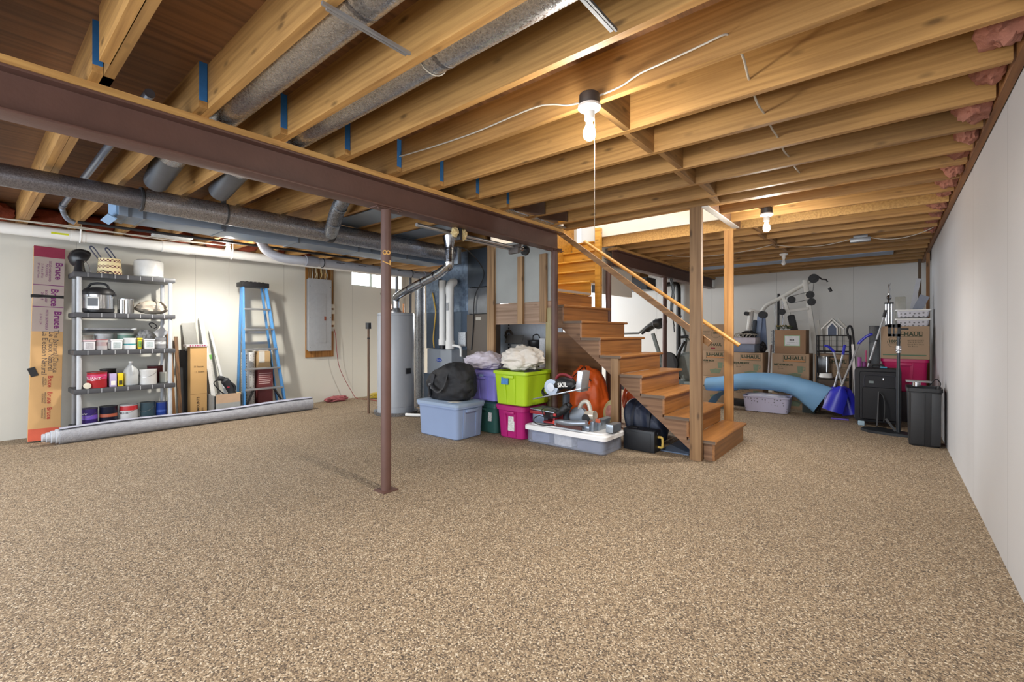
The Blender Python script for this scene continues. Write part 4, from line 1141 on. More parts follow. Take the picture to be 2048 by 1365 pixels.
def joist_duct(yc, label, x_end):
    t = thing('joist_duct', label, 'duct', (-1.0, yc, 2.44), group='round ducts between the joists')
    R_, zc_ = .10, 2.492
    rings = []
    prof = [(.40, 1, zc_, 1), (x_end, 1, zc_, 1)]
    for x, sw, z_, sh in prof:
        rings.append([Vector((x, yc + R_ * sw * math.cos(a), z_ + R_ * sh * math.sin(a))) for a in [2 * PI * j / 40 for j in range(40)]])
    B().rings(rings).obj('duct_body', galv('#c4c3c3', '#97969a', .27, 46, .85, 'g5'), t, world=True)
    b = B()
    for x in (-1.55, -.1): b.cyl((x, yc, zc_), (x + .02, yc, zc_), R_ * 1.015, seg=40)
    b.obj('seam_ring', galv('#8e8e92', '#5a5a5e', .3, 46, .85, 'g6'), t, world=True)
    B().cyl((x_end, yc, 2.487), (x_end - .42, yc, 2.375), .098, .08, 28).obj('boot', mat('#6b7078', .35, .7), t, world=True)


joist_duct(.966, 'large round galvanised duct between the joists at top left', -4.0)
joist_duct(1.372, 'large round galvanised duct between the joists, second from the camera', -3.9)
solo('hanger_bracket', 'grey metal bracket strapped under the first large round duct', 'bracket', B().bar((-1.55, .83, 2.36), (-1.55, 1.18, 2.36), .012, .012).bar((-1.525, .80, 2.352), (-1.525, 1.18, 2.352), .012, .012), mat('#a7a9ad', .3, .6), 'duct brackets', 0)
solo('hanger_bracket', 'grey metal bracket strapped under the second large round duct', 'bracket', B().bar((-.82, 1.28, 2.36), (-.82, 1.59, 2.36), .014, .012).bar((-.80, 1.28, 2.352), (-.80, 1.59, 2.352), .008, .012), mat('#6f7277', .5, .4), 'duct brackets', 0)
solo('hanger_wire', 'thin wire looped under the second large round duct', 'wire', B().tube([(-1.62, 1.372 + .104 * math.cos(a), 2.492 + .105 * math.sin(a)) for a in [PI + PI * k / 14 for k in range(15)]], .003, 6), M_WIRE)
# sheet metal panning in joist bays
for k, (y0, y1, x0, x1) in enumerate(((2.50, 2.83, -4.6, -3.05), (3.32, 3.64, -4.7, -3.05))):
    solo('duct_panning', f'flat grey sheet metal closing a joist bay left of the beam, {ORD[k]} one', 'sheet metal', B().box((x0, y0, 2.372), (x1, y1, 2.378)), mat('#7e8a97', .4, .6, .15, 3), 'sheet metal panels between joists', 0)
t = thing('duct_boot', 'shiny folded sheet metal boots between the joists above the end of the near beam', 'sheet metal', (-2.75, 3.8, 2.37))
for y0, y1 in ((3.33, 3.68), (3.74, 4.08)):
    B().add([(-2.86, y0, 2.378), (-2.86, y1, 2.378), (-2.62, y1, 2.372), (-2.62, y1, 2.56), (-2.86, y0, 2.56)], [(0, 1, 2), (1, 2, 3), (0, 4, 3, 2)]).obj('metal_fold', M_CHROME, t, 0, world=True)
B().box((-2.885, 3.30, 2.371), (-2.80, 4.34, 2.385)).obj('metal_strip', galv('#b9bdc4', '#8b8f95', .3, 40, .8, 'g7'), t, 0, world=True)
# white PVC pipe along the left wall
t = thing('white_pipe', 'thick white plastic drain pipe running along the top of the left wall', 'pipe', (-7.15, 1.5, 2.3))
B().cyl((-7.15, Y0, 2.30), (-7.15, 5.2, 2.30), .062, seg=24).obj('pipe_run', M_WHITE, t, world=True)
B().cyl((-7.15, 1.62, 2.30), (-7.15, 1.92, 2.30), .071, seg=24).cyl((-7.15, .78, 2.30), (-7.15, .9, 2.30), .066, seg=24).obj('coupling', M_WHITE, t, world=True)
for y_ in (.86, 2.42):
    B().tube([(-7.15 + .066 * math.cos(a), y_, 2.30 + .066 * math.sin(a)) for a in [PI + PI * k / 10 for k in range(11)]] + [(-7.084, y_, 2.46)], .008, 8).obj('pipe_hook', M_WHITE, t, world=True)
B().box((-7.09, .62, 2.285), (-7.0865, .76, 2.305)).obj('yellow_sticker', mat('#c9d024', .5), t, 0, world=True)
# grey pvc
t = thing('grey_pipe', 'grey plastic drain pipe with printed marks passing above the water heater', 'pipe', (-5.8, 3.9, 2.12))
B().tube(smoothpath([(-6.15, 2.42, 2.36), (-6.08, 2.46, 2.24), (-5.95, 2.58, 2.15), (-5.82, 2.78, 2.125), (-5.8, 2.9, 2.125)], 5) + [Vector((-5.8, 5.05, 2.115))], .058, 22).obj('pipe_run', mat('#a9abb2', .4), t, world=True)
B().cyl((-5.8, 2.82, 2.125), (-5.8, 2.98, 2.125), .066, seg=22).cyl((-5.8, 4.75, 2.118), (-5.8, 4.95, 2.118), .066, seg=22).obj('coupling', mat('#9b9da6', .4), t, world=True)
b = B()
for i in range(6):
    for j in range(7): b.box((-5.744, 3.22 + .33 * i + .018 * j, 2.135), (-5.7405, 3.232 + .33 * i + .018 * j, 2.144))
b.obj('printed_marks', mat('#2b2b2e', .6), t, 0, world=True)
for y_ in (3.05, 4.5): B().tube([(-5.8 + .062 * math.cos(a), y_, 2.122 + .062 * math.sin(a)) for a in [PI * k / 5 for k in range(11)]], .006, 6).obj('hanger_band', M_BLACK, t, world=True)
t = thing('vent_pipe', 'thin metal pipe crossing a joist bay and bending down near the left wall', 'pipe', (-5.5, .65, 2.45))
B().tube(smoothpath([(-3.0, .63, 2.46), (-4.5, .63, 2.455), (-6.2, .63, 2.45), (-6.38, .64, 2.43), (-6.45, .68, 2.36), (-6.46, .74, 2.33)], 5), .024, 14).obj('pipe_run', mat('#8792a3', .3, .6), t, world=True)
B().cyl((-6.2, .63, 2.45), (-6.28, .63, 2.449), .03, seg=14).obj('coupling', mat('#6f7885', .3, .6), t, world=True)
solo('black_pipe', 'black iron gas pipe under the joists between the shelf and the ducts', 'pipe', B().cyl((-6.46, .76, 2.34), (-6.3, 3.9, 2.33), .016, seg=12), M_DARK)
for k, (dx, dz) in enumerate(((0, 0), (.012, .012), (.024, -.006))):
    cable('electrical_cable', 'white cable in a bundle strung under the joists above the left wall', [(-6.95 + dx, Y0, 2.365 + dz), (-6.95 + dx, -.2, 2.352 + dz), (-6.93 + dx, .8, 2.362 - dz), (-6.9 + dx, 1.5, 2.35 + dz), (-6.85 + dx, 2.3, 2.362)], r=.005, group='white cables above the left wall')
# pull-up bar with roller below the beam
t = thing('exercise_bar', 'metal exercise bar clamped under the near steel beam beside the stud partition', 'bar', (-3.08, 3.4, 2.1))
B().cyl((-3.08, 2.45, 2.112), (-3.08, 3.86, 2.105), .017, seg=14).cyl((-3.13, 2.9, 2.095), (-3.13, 3.86, 2.09), .013, seg=12).obj('tube', M_ALU, t, world=True)
B().cyl((-3.08, 3.86, 2.105), (-3.08, 3.93, 2.105), .026, seg=14).obj('chrome_sleeve', M_CHROME, t, world=True)
B().cyl((-3.08, 3.93, 2.10), (-3.08, 3.96, 2.10), .055, seg=24).obj('black_roller', M_BLACK, t, world=True)
B().box((-3.15, 3.74, 2.04), (-3.02, 3.78, 2.134), bev=.008).box((-3.03, 3.74, 2.10), (-3.0, 3.78, 2.134)).obj('clamp', mat('#4a4340', .5), t, world=True)
t = thing('foam_wrap', 'lumps of yellow foam taped round a pipe under the near steel beam', 'foam', (-3.0, 2.85, 2.09))
blob((-2.98, 2.80, 2.095), (.03, .035, .045), 3, .5, 3, 3).obj('foam_lump', mat('#cbb98a', .9, 0, .2, 40), t, 40, world=True)
blob((-2.98, 2.90, 2.09), (.03, .035, .05), 6, .5, 3, 3).obj('foam_lump', mat('#cbb98a', .9, 0, .2, 40), t, 40, world=True)
B().box((-3.015, 2.835, 2.03), (-2.95, 2.86, 2.133), bev=.004).obj('strap', M_DARK, t, world=True)

# ================================================================= WATER HEATER
t = thing('water_heater', 'tall grey cylindrical water heater standing in a round metal pan', 'water heater', (-5.63, 4.1, 0))
B().lathe([(.0, .008), (.30, .008), (.315, .05), (.322, .05), (.308, .001), (.0, .001)], seg=48, cap=False).obj('drain_pan', galv('#a9adb4', '#82868d', .3, 30, .8, 'g8'), t)
B().lathe([(.262, .012), (.268, .02), (.268, 1.455), (.262, 1.475), (.25, 1.482), (.0, 1.485)], seg=56).obj('tank', mat('#a3a7ad', .32, 0, .02), t)
B().lathe([(.2695, .12), (.2695, .124)], seg=56, cap=False).lathe([(.27, 1.44), (.27, 1.447)], seg=56, cap=False).obj('seam', mat('#85898f', .4), t)
for dx, dy in ((-.09, -.03), (.10, .06)): B().cyl((dx, dy, 1.48), (dx, dy, 1.62), .013, seg=10).obj('water_nipple', mat('#9c6a45', .35, .8), t)
B().lathe([(.09, 1.484), (.09, 1.50), (.055, 1.55), (.05, 1.56)], (0, 0, 0), 24, cap=False).obj('draft_hood', M_ALU, t)
B().box((.262, -.03, .60), (.29, .05, .68), bev=.004).obj('control_box', M_BLACK, t)
t = thing('flue_pipe', 'shiny metal flue pipe rising from the water heater and turning up into the joists', 'flue', (-5.0, 4.2, 2.0))
MF = mat('#bfc2c8', .16, 1, .05, 9)
B().tube([(-5.63, 4.1, 1.56), (-5.63, 4.1, 1.68)], .05, 24).obj('hood_riser', MF, t, world=True)
B().tube(smoothpath([(-5.63, 4.1, 1.66), (-5.61, 4.095, 1.70), (-5.5, 4.07, 1.745), (-5.0, 4.00, 1.855), (-4.5, 3.93, 1.955), (-4.32, 3.89, 2.0), (-4.235, 3.875, 2.03), (-4.22, 3.87, 2.08)], 4), .058, 24).obj('slanted_run', MF, t, world=True)
B().cyl((-4.22, 3.87, 2.07), (-4.22, 3.87, 2.27), .056, seg=28).obj('vertical_run', MF, t, world=True)
B().lathe([(.057, 2.25), (.06, 2.29), (.09, 2.40)], (-4.22, 3.87, 0), 28, cap=False).obj('cone', MF, t, world=True)
b = B()
for z_ in (2.10, 2.16, 2.22): b.cyl((-4.22, 3.87, z_), (-4.22, 3.87, z_ + .008), .060, seg=28)
for u in (.25, .55, .8):
    a = Vector((-5.5, 4.07, 1.745)).lerp(Vector((-4.32, 3.89, 2.0)), u); d_ = Vector((1.18, -.18, .255)).normalized()
    b.cyl(a, a + d_ * .01, .061, seg=24)
b.obj('joint_ring', mat('#8e9197', .2, 1), t, world=True)
o = thing('sump_pipe', 'thin brown standing pipe with a black cap beside the water heater', 'pipe', (-5.93, 3.83, 0))
B().cyl((0, 0, 0), (0, 0, 1.25), .017, seg=12).obj('pipe_shaft', wood('#7b5f4a', '#5c4434', 2, knots=False), o)
B().cyl((0, 0, 1.25), (0, 0, 1.34), .042, seg=16).cyl((0, 0, 1.10), (0, 0, 1.12), .02, seg=12).obj('black_cap', M_BLACK, o)
solo('drain_hose', 'short white plastic drain pipe on the floor by the heater pan', 'pipe', B().tube([(-5.29, 4.02, .03), (-5.18, 4.06, .03), (-4.95, 4.22, .03)], .022, 14), M_WHITE)
for x, y, c, lab in ((-7.42, 5.42, '#6a6e75', 'grey vertical pipe on the left wall behind the water heater'), (-7.42, 5.75, '#3b3c40', 'dark vertical pipe on the left wall behind the heater, right one')):
    solo('wall_pipe', lab, 'pipe', B().cyl((x, y, .2), (x, y, 2.36), .028, seg=12), mat(c, .4, .3))
solo('sensor_cord', 'thin black cord with a round plug hanging in front of the window', 'cord', B().tube(smoothpath([(-7.0, 4.86, ZJ + .01), (-6.93, 4.85, 2.3), (-6.9, 4.82, 2.1), (-6.9, 4.72, 1.98), (-6.9, 4.74, 1.9)]), .005, 6).cyl((-6.9, 4.71, 1.88), (-6.9, 4.79, 1.88), .025, seg=12), M_BLACK)

# ================================================================= FURNACE
t = thing('furnace', 'grey gas furnace with a blue oval badge and tall sheet metal plenum', 'furnace', (-5.0, 4.8, 0))
MFU = mat('#8f959c', .35, .1, .03, 6)
B().box((-5.56, 4.56, 0), (-4.64, 5.2, .57), bev=.006).obj('lower_cabinet', mat('#5f7184', .4, .3, .05, 4), t, world=True)
B().box((-5.40, 4.50, .575), (-4.64, 5.2, .95), bev=.006).obj('cabinet', MFU, t, world=True)
B().box((-4.855, 4.496, .58), (-4.645, 4.50, .945)).obj('side_panel', mat('#5b6068', .4, .3), t, 0, world=True)
b = B().lathe([(.0, 0), (.042, 0), (.042, .003), (0, .003)], (0, 0, 0), 28, sx=1.5, sy=.62)
b.xf(Matrix.Translation((-5.13, 4.499, .79)) @ Matrix.Rotation(PI / 2, 4, 'X')).obj('blue_badge', mat('#23409a', .4), t, world=True)
RF = frame((1, 0, 0), (0, 0, 1))
tx = text('Carrier', .034, M_WHITE, t, (0, 0, 0), RF, 'badge_lettering')
for v in tx.data.vertices: v.co += Vector((-5.13, 4.495, .79)) - t.location
B().box((-5.56, 4.62, .95), (-4.62, 5.25, 1.50)).obj('plenum', mat('#5e6d7e', .4, .5, .1, 4), t, 0, world=True)
pr = [(-5.54, 1.5), (-4.60, 1.5), (-4.60, 2.36), (-4.95, 2.36), (-5.54, 1.95)]
B().prism(pr, 4.60, 5.25, 'y').obj('upper_plenum', galv('#8496ab', '#647388', .35, 8, .75, 'g9'), t, 0, world=True)
B().box((-4.595, 4.56, 1.83), (-4.16, 4.76, 2.36)).obj('return_box', mat('#4a525b', .4, .6, .15, 4), t, 0, world=True)
B().box((-4.595, 4.57, 1.46), (-4.16, 4.76, 1.82)).obj('return_transition', mat('#6b6f74', .3, .7, .3, 5), t, 0, world=True)
B().box((-4.60, 4.55, 0.0), (-4.15, 4.76, 1.45), bev=.004).obj('return_cabinet', mat('#5a5148', .5, .1, .1, 3), t, world=True)
B().box((-4.42, 4.546, 1.37), (-4.32, 4.549, 1.41)).obj('rating_plate', mat('#b7b3a8', .5), t, 0, world=True)
B().box((-4.80, 4.58, 1.0), (-4.66, 4.6, 1.2)).obj('paper_labels', mat('#c8ccd2', .6, 0, .3, 60), t, 0, world=True)
o = thing('vent_stack', 'white plastic furnace pipe, left one of the pair above the cabinet', 'pipe', (-5.05, 4.5, .96), group='white furnace pipes')
B().cyl((0, 0, .06), (-.0, 0, 1.0), .052, seg=22).obj('pipe_run', M_WHITE, o)
B().cyl((0, 0, .05), (0, 0, .14), .06, seg=22).obj('coupling', M_WHITE, o)
B().cyl((0, 0, -.008), (0, 0, .05), .045, seg=22).cyl((0, 0, .03), (0, 0, .045), .05, seg=22).obj('rubber_boot', M_BLACK, o)
o = thing('vent_stack', 'white plastic furnace pipe with an elbow on top, right one of the pair', 'pipe', (-4.84, 4.45, .96), group='white furnace pipes')
B().tube([(0, 0, -.002), (0, 0, .82)], .055, 22).obj('pipe_run', M_WHITE, o)
B().tube(smoothpath([(0, 0, .78), (0, 0, .88), (-.0, .03, .94), (-.0, .07, .96), (-.0, .09, .96)]), .06, 22).obj('elbow', M_WHITE, o)
B().cyl((0, 0, .0), (0, 0, .12), .063, seg=22).obj('coupling', M_WHITE, o)
B().box((-.02, -.0575, .55), (.03, -.055, .66)).obj('paper_label', mat('#9fa2a6', .6, 0, .4, 80), o, 0)
B().tube(smoothpath([(.05, 0, .05), (.15, 0, .045), (.22, 0, .02), (.23, 0, -.10)]), .018, 10).obj('side_drain', M_WHITE, o)
solo('galvanised_stack', 'grey round air duct standing on the floor between heater and furnace', 'duct', B().cyl((-5.85, 4.72, .0), (-5.85, 4.72, 2.03), .078, seg=26).cyl((-5.85, 4.72, .95), (-5.85, 4.72, .965), .082, seg=26), galv('#a4a6a8', '#7b7d80', .4, 26, .6, 'g10'))
cable('gas_line', 'yellow flexible gas line running down the front of the plenum', [(-5.37, 4.58, 1.80), (-5.33, 4.58, 1.65), (-5.30, 4.58, 1.5), (-5.33, 4.58, 1.28), (-5.34, 4.57, 1.1), (-5.31, 4.56, .965)], r=.011, m=mat('#c9a03c', .5), cat='gas line')
cable('refrigerant_line', 'thick black insulated line bending down the front of the plenum', [(-5.2, 4.58, 2.0), (-5.19, 4.565, 1.9), (-5.13, 4.56, 1.7), (-5.16, 4.56, 1.5), (-5.17, 4.56, 1.3), (-5.12, 4.57, 1.22)], r=.022, m=M_BLACK, cat='pipe')
cable('thermostat_wire', 'thin dark wire looping from the flue down the right side of the plenum', [(-4.13, 3.9, 2.26), (-4.10, 4.1, 2.22), (-4.2, 4.48, 2.0), (-4.43, 4.54, 1.7), (-4.46, 4.54, 1.3), (-4.5, 4.54, .95)], r=.007, m=M_DARK, cat='wire')

# ================================================================= TOTES BESIDE THE STAIRS
def tote(name, label, x0, x1, y0, y1, z0, z1, col, lid=None, handle='x', lab=None, lip=.02, taper=.035, alpha=1.0, cat='tote', lidh=.035, ribs=True):
    cx, cy = (x0 + x1) / 2, (y0 + y1) / 2; w, d, h = x1 - x0, y1 - y0, z1 - z0
    o = thing(name, label, cat, (cx, cy, z0 + .001))
    m = mat(col, .38, 0, .03, 3, alpha=alpha)
    hb = h - (lidh if lid else 0)

    def ring(ww, dd, z, r=.045, n=5):
        pts = []
        for (sx_, sy_, a0) in ((1, 1, 0), (-1, 1, PI / 2), (-1, -1, PI), (1, -1, 1.5 * PI)):
            for k in range(n + 1):
                a = a0 + (PI / 2) * k / n
                pts.append(Vector((sx_ * (ww / 2 - r) + r * math.cos(a), sy_ * (dd / 2 - r) + r * math.sin(a), z)))
        return pts
    tw = taper * 2
    rs = [ring(w - tw - .02, d - tw - .02, 0), ring(w - tw, d - tw, .01), ring(w - .03, d - .03, hb * .90), ring(w - .028, d - .028, hb * .90 + .004), ring(w, d, hb * .91), ring(w, d, hb), ring(w - .02, d - .02, hb), ring(w - .05, d - .05, hb * .9), ring(w - tw - .03, d - tw - .03, .012)]
    B().rings(rs, True, True).obj('tote_body', m, o, 40)
    if lid:
        ml = mat(lid, .38, 0, .03, 3)
        B().rings([ring(w + .012, d + .012, hb - .012), ring(w + .014, d + .014, hb + lidh * .5), ring(w - .01, d - .01, hb + lidh * .75), ring(w - .08, d - .08, hb + lidh * .75), ring(w - .10, d - .10, hb + lidh), ring(w - .2, d - .2, hb + lidh)]).obj('lid', ml, o, 40)
    # handle recess frames on the narrow sides and ribs
    if ribs:
        b = B()
        if handle == 'x':
            for s_ in (-1, 1):
                for dy in (-.10, .10):
                    b.bar((s_ * (w / 2 - taper + .002), dy, .02), (s_ * (w / 2 - .012), dy, hb * .88), .035, .012, up=(1, 0, 0))
        else:
            for s_ in (-1, 1):
                for dx in (-.075, .075):
                    b.bar((dx * .8, s_ * (d / 2 - taper + .002), .02), (dx, s_ * (d / 2 - .012), hb * .88), .03, .012, up=(0, 1, 0))
        b.obj('side_rib', m, o, 0)
        b = B()
        if handle == 'x':
            for s_ in (-1, 1): b.box((s_ * w / 2 - .012, -.09, hb * .80), (s_ * w / 2 + .016, .09, hb * .88), bev=.004)
        else:
            for s_ in (-1, 1): b.box((-.075, s_ * d / 2 - .012, hb * .80), (.075, s_ * d / 2 + .016, hb * .88), bev=.004)
        b.obj('handle', m, o)
    if lab:
        (fx, z_, lw, lh, c_) = lab
        B().box((fx - lw / 2, -d / 2 + taper * (1 - z_ / hb) - .006, z_ - lh / 2), (fx + lw / 2, -d / 2 + taper * (1 - z_ / hb) + .006, z_ + lh / 2), Matrix.Rotation(-.06, 3, 'X') if True else None).obj('paper_label', mat(c_, .6, 0, .35, 70), o, 0)
    return o


tote('storage_tote', 'large grey-blue lidded tote on the floor under the black duffel bag', -4.33, -3.63, 3.44, 3.90, 0, .415, '#8a9cbd', '#93a5bd', taper=.03)
tote('storage_tote', 'dark green tote on the floor under the purple tote', -3.98, -3.52, 3.96, 4.34, 0, .375, '#2f5550', '#2c4f4a', handle='y', lab=(.12, .2, .05, .10, '#c9ccca'))
tote('storage_tote', 'light purple tote stacked on the dark green tote', -4.0, -3.52, 3.96, 4.36, .376, .745, '#8d86d6', '#8f86cf', handle='y', lab=(.0, .30, .07, .06, '#8fa3d6'))
tote('storage_tote', 'magenta tote on the floor under the lime green tote', -3.50, -3.08, 3.92, 4.36, 0, .385, '#a91c6c', '#a51d69', handle='y', lab=(.02, .17, .09, .16, '#d9d6c6'))
tote('storage_tote', 'bright lime green tote stacked on the magenta tote', -3.50, -3.00, 3.86, 4.38, .386, .765, '#a8c822', None, handle='y', lab=(-.06, .27, .10, .08, '#3f78b4'))
tote('under_bed_bin', 'long clear under-bed bin with a white lid holding power tools', -3.08, -2.10, 3.93, 4.36, 0, .205, '#b4bccf', '#e9e9ea', lidh=.05, taper=.015, ribs=False, cat='bin', alpha=.28)
for (x0, x1, z1, c_, lab) in ((-3.02, -2.78, .12, '#7f86a8', 'lavender cloth folded inside the clear under-bed bin, left side'), (-2.72, -2.50, .13, '#dcdde2', 'white paper packet inside the clear under-bed bin'), (-2.44, -2.18, .11, '#5c5f78', 'dark patterned cloth inside the clear under-bed bin, right side')):
    solo('stored_cloth', lab, 'cloth', B().box((x0, 3.975, .015), (x1, 4.30, z1), bev=.02), mat(c_, .8, 0, .25, 30))
# duffel
t = thing('duffel_bag', 'slumped black duffel bag lying on the grey-blue tote', 'bag', (-3.97, 3.68, .417))
b = blob((0, 0, .185), (.31, .20, .20), 11, .10, 1.6, 5, .9, boxy=.45)
b.v = [(x + .10 * (z - .1) * (1 if x < 0 else -.3), y, z * (1 + .12 * math.sin(x * 7 + .6))) for x, y, z in b.v]
b.obj('bag_body', mat('#1b1c20', .7, 0, .2, 6, .8, 16), t, 60)
B().tube(smoothpath([(-.13, -.215, .06), (-.11, -.235, .18), (-.03, -.25, .14), (.05, -.25, .11), (.12, -.235, .17), (.13, -.19, .30), (.06, -.10, .385)]), .013, 8, ell=(1.6, .5)).obj('strap', mat('#202227', .6), t)
B().bar((-.17, -.205, .03), (-.09, -.20, .30), .05, .012, up=(0, 1, 0)).obj('side_strap', mat('#24262c', .6), t)
B().cb((-.12, -.225, .16), (.05, .012, .06), bev=.003).obj('buckle', mat('#8c8f96', .4, .5), t)
B().bar((.02, -.14, .36), (.07, -.17, .29), .05, .004, up=(0, 1, 0)).obj('white_tag', M_WHITE, t, 0)
B().tube([(.05, -.15, .365), (.07, -.165, .34)], .012, 6).obj('red_tag', mat('#a83238', .5), t)
solo('paper_sheet', 'white paper scrap lying on the lid of the grey-blue tote', 'paper', B().box((-3.80, 3.45, .4195), (-3.68, 3.56, .421)), M_WHITE, smooth=0)


def comforter(name, label, c, size, seed, col, n=3, amp=.16):
    from mathutils import noise
    o = thing(name, label, 'bedding', (c[0], c[1], c[2]))
    b = blob((0, 0, size[2] * .88), size, seed, amp, 1.7, 5, .86)
    vs = []
    for v in b.v:
        v = Vector(v); f = noise.noise(Vector((v.x * 9, v.y * 9 + seed, v.z * 8))) * .02 + abs(noise.noise(Vector((v.x * 9 + 3, v.y * 4, v.z * 12)))) * .026
        vs.append(tuple(v + v.normalized() * f))
    b.v = vs
    b.obj('fabric', mat(col, .85, 0, .06, 8, .5, 30), o, 70)
    return o


o = comforter('pillow_bundle', 'striped pinkish-white pillows heaped on the purple tote', (-3.86, 4.12, .75), (.27, .19, .11), 5, '#c9c1cc')
comforter('white_comforter', 'bundled cream comforter heaped on the lime green tote', (-3.25, 4.12, .768), (.25, .22, .14), 15, '#dcd6cd', amp=.22)
solo('dark_cloth', 'dark cloth tucked under the cream comforter', 'cloth', blob((-3.10, 4.10, .735), (.05, .15, .05), 8, .15, 2, 3, .8), mat('#2b2a2d', .8))

# ------------------------------------------------------------- power tools on the clear bin
MT = mat('#9aa3ad', .3, .7, .1, 20); MR = mat('#8e1f28', .4); MDG = mat('#3a3f48', .5)
ZL = .2065
t = thing('table_saw', 'red saw with a wide tilted aluminium table on the clear bin', 'saw', (-2.86, 4.10, ZL))
B().box((-.18, -.08, 0.0), (-.02, .10, .12), bev=.02).obj('motor_housing', mat('#7c8aa0', .3, .5, .2, 30), t)
B().box((-.02, -.10, .02), (.13, .06, .035)).box((.11, -.10, .0), (.135, .06, .13), bev=.005).box((-.20, -.10, .10), (.0, -.085, .135), bev=.004).obj('red_frame', MR, t)
B().bar((-.18, .0, .155), (.155, .0, .14), .24, .012, up=(0, 0, 1), bev=.003).obj('grey_deck', MT, t)
t = thing('circular_saw', 'grey and black circular saw clamped on a tilted metal plate, highest of the tools', 'saw', (-2.72, 4.05, .47))
B().bar((-.24, -.04, .008), (.36, -.04, .165), .18, .014, up=(0, 0, 1), bev=.003).obj('base_plate', mat('#a7acb5', .25, .85, .1, 20), t)
b = B().cyl((-.02, -.10, .15), (-.02, -.06, .15), .085, seg=36)
b.obj('blade_guard', mat('#a9b4c4', .3, .6), t)
B().cyl((-.02, -.106, .15), (-.02, -.10, .15), .045, seg=24).obj('arbor_cap', mat('#c8ced8', .25, .7), t)
B().tube(smoothpath([(.02, -.05, .16), (.10, -.05, .20), (.20, -.05, .19), (.24, -.05, .16)]), [.05, .055, .058, .06, .062, .063, .063, .062, .062, .06, .06, .06, .06, .055, .05, .045, .04, .04, .03][:19], 18).obj('motor_body', M_BLACK, t)
tx = text('SKIL', .062, M_WHITE, t, (.13, -.112, .185), frame((1, 0, .12), (-.12, 0, 1)), 'lettering', bold=.002)
B().tube(smoothpath([(-.0, -.03, .24), (.04, -.03, .28), (.12, -.03, .285), (.20, -.03, .25)]), .015, 10).obj('handle', mat('#7b1f2a', .5), t)
B().box((.29, -.10, .13), (.35, .05, .34), Matrix.Rotation(.12, 3, 'Y'), bev=.004).obj('end_bracket', mat('#c4c9d2', .3, .7), t)
B().cyl((.20, -.07, .17), (.34, -.07, .22), .006, seg=8).cyl((.20, -.03, .2), (.34, -.03, .26), .006, seg=8).obj('guide_rod', M_CHROME, t)
B().tube([(-.15 + .045 * math.cos(a), -.03 + .01 * a / 6, .075 + .045 * math.sin(a) + .001 * a) for a in [k * .4 for k in range(70)]], .005, 6).obj('coiled_cord', M_BLACK, t)
B().cyl((.06, .07, -.262), (.06, .07, .07), .035, .04, 18).obj('support_foot', MDG, t)
t = thing('mitre_saw', 'large silver mitre saw with its arm lying at the front of the clear bin', 'saw', (-2.40, 4.12, ZL + .005))
B().box((-.28, -.16, 0), (.10, -.08, .05), Matrix.Rotation(.08, 3, 'Z'), bev=.015).obj('saw_base', mat('#8e99a8', .3, .6), t)
b = B().cyl((-.10, -.02, .10), (-.10, .03, .10), .105, seg=40); b.obj('upper_guard', mat('#aab4c0', .25, .7), t)
B().tube(smoothpath([(-.10, .0, .19), (-.06, .0, .255), (.0, .0, .265), (.03, .0, .20), (.05, .0, .10)]), .022, 12).obj('carry_arch', mat('#c2bdb3', .4, .3), t)
B().cyl((.0, -.02, .13), (.10, -.02, .14), .05, seg=22).obj('motor', mat('#d2c8b8', .3, .4), t)
B().cyl((.02, -.075, .11), (.02, -.07, .11), .045, seg=22).obj('dark_gear_cover', M_BLACK, t)
B().tube(smoothpath([(-.30, -.14, .04), (-.20, -.18, .06), (-.06, -.20, .07), (.10, -.19, .09)]), [.03] * 19, 12).obj('arm', mat('#9aa2ae', .3, .6), t)
B().bar((-.26, -.19, .03), (.06, -.215, .035), .012, .035, up=(0, 0, 1)).obj('handle_grip', mat('#4b2a25', .5), t)
B().cb((-.30, -.16, .045), (.035, .03, .035), bev=.008).obj('red_button', mat('#c43a30', .4), t)
t = thing('angle_bracket_fence', 'grey slotted metal saw fence standing at the right end of the clear bin', 'saw fence', (-2.185, 4.17, ZL))
B().box((-.09, -.08, 0), (-.05, .12, .12), Matrix.Rotation(.3, 3, 'Y'), bev=.004).box((.02, -.10, 0), (.10, .08, .08), bev=.006).obj('metal_fence', MT, t)
B().box((-.12, -.16, .0), (-.085, -.04, .10), bev=.006).obj('orange_lever_mount', mat('#8f99a6', .3, .5), t)
B().box((-.08, -.13, .09), (-.03, -.11, .125), bev=.003).obj('lever', mat('#b0502e', .5), t)
t = thing('power_drill', 'black corded drill with a red switch lying between the saws', 'drill', (-2.63, 3.985, ZL + .07))
B().tube(smoothpath([(-.08, .02, .05), (-.02, .0, .08), (.06, .02, .15), (.09, .03, .18)]), [.035] * 8 + [.045] * 6 + [.03] * 5, 14).obj('drill_body', M_BLACK, t)
B().cyl((-.08, .02, .05), (-.13, -.02, .035), .03, .022, 14).obj('chuck', M_DARK, t)
B().cb((-.06, -.035, .06), (.03, .02, .03), bev=.004).obj('red_switch', mat('#b02a2a', .4), t)
cable('black_cable', 'black power cord looping over the front edge of the clear bin', [(-2.80, 3.98, ZL + .07), (-2.88, 3.945, ZL + .10), (-2.95, 3.93, ZL + .06), (-2.92, 3.925, ZL + .015), (-2.80, 3.935, ZL + .008), (-2.72, 3.97, ZL + .02)], r=.006, m=M_BLACK, cat='cord')
cable('black_cable', 'second black power cord arching over the red saw', [(-2.83, 3.96, ZL + .08), (-2.86, 3.955, ZL + .17), (-2.78, 3.97, ZL + .20), (-2.70, 4.03, ZL + .16)], r=.006, m=M_BLACK, cat='cord')

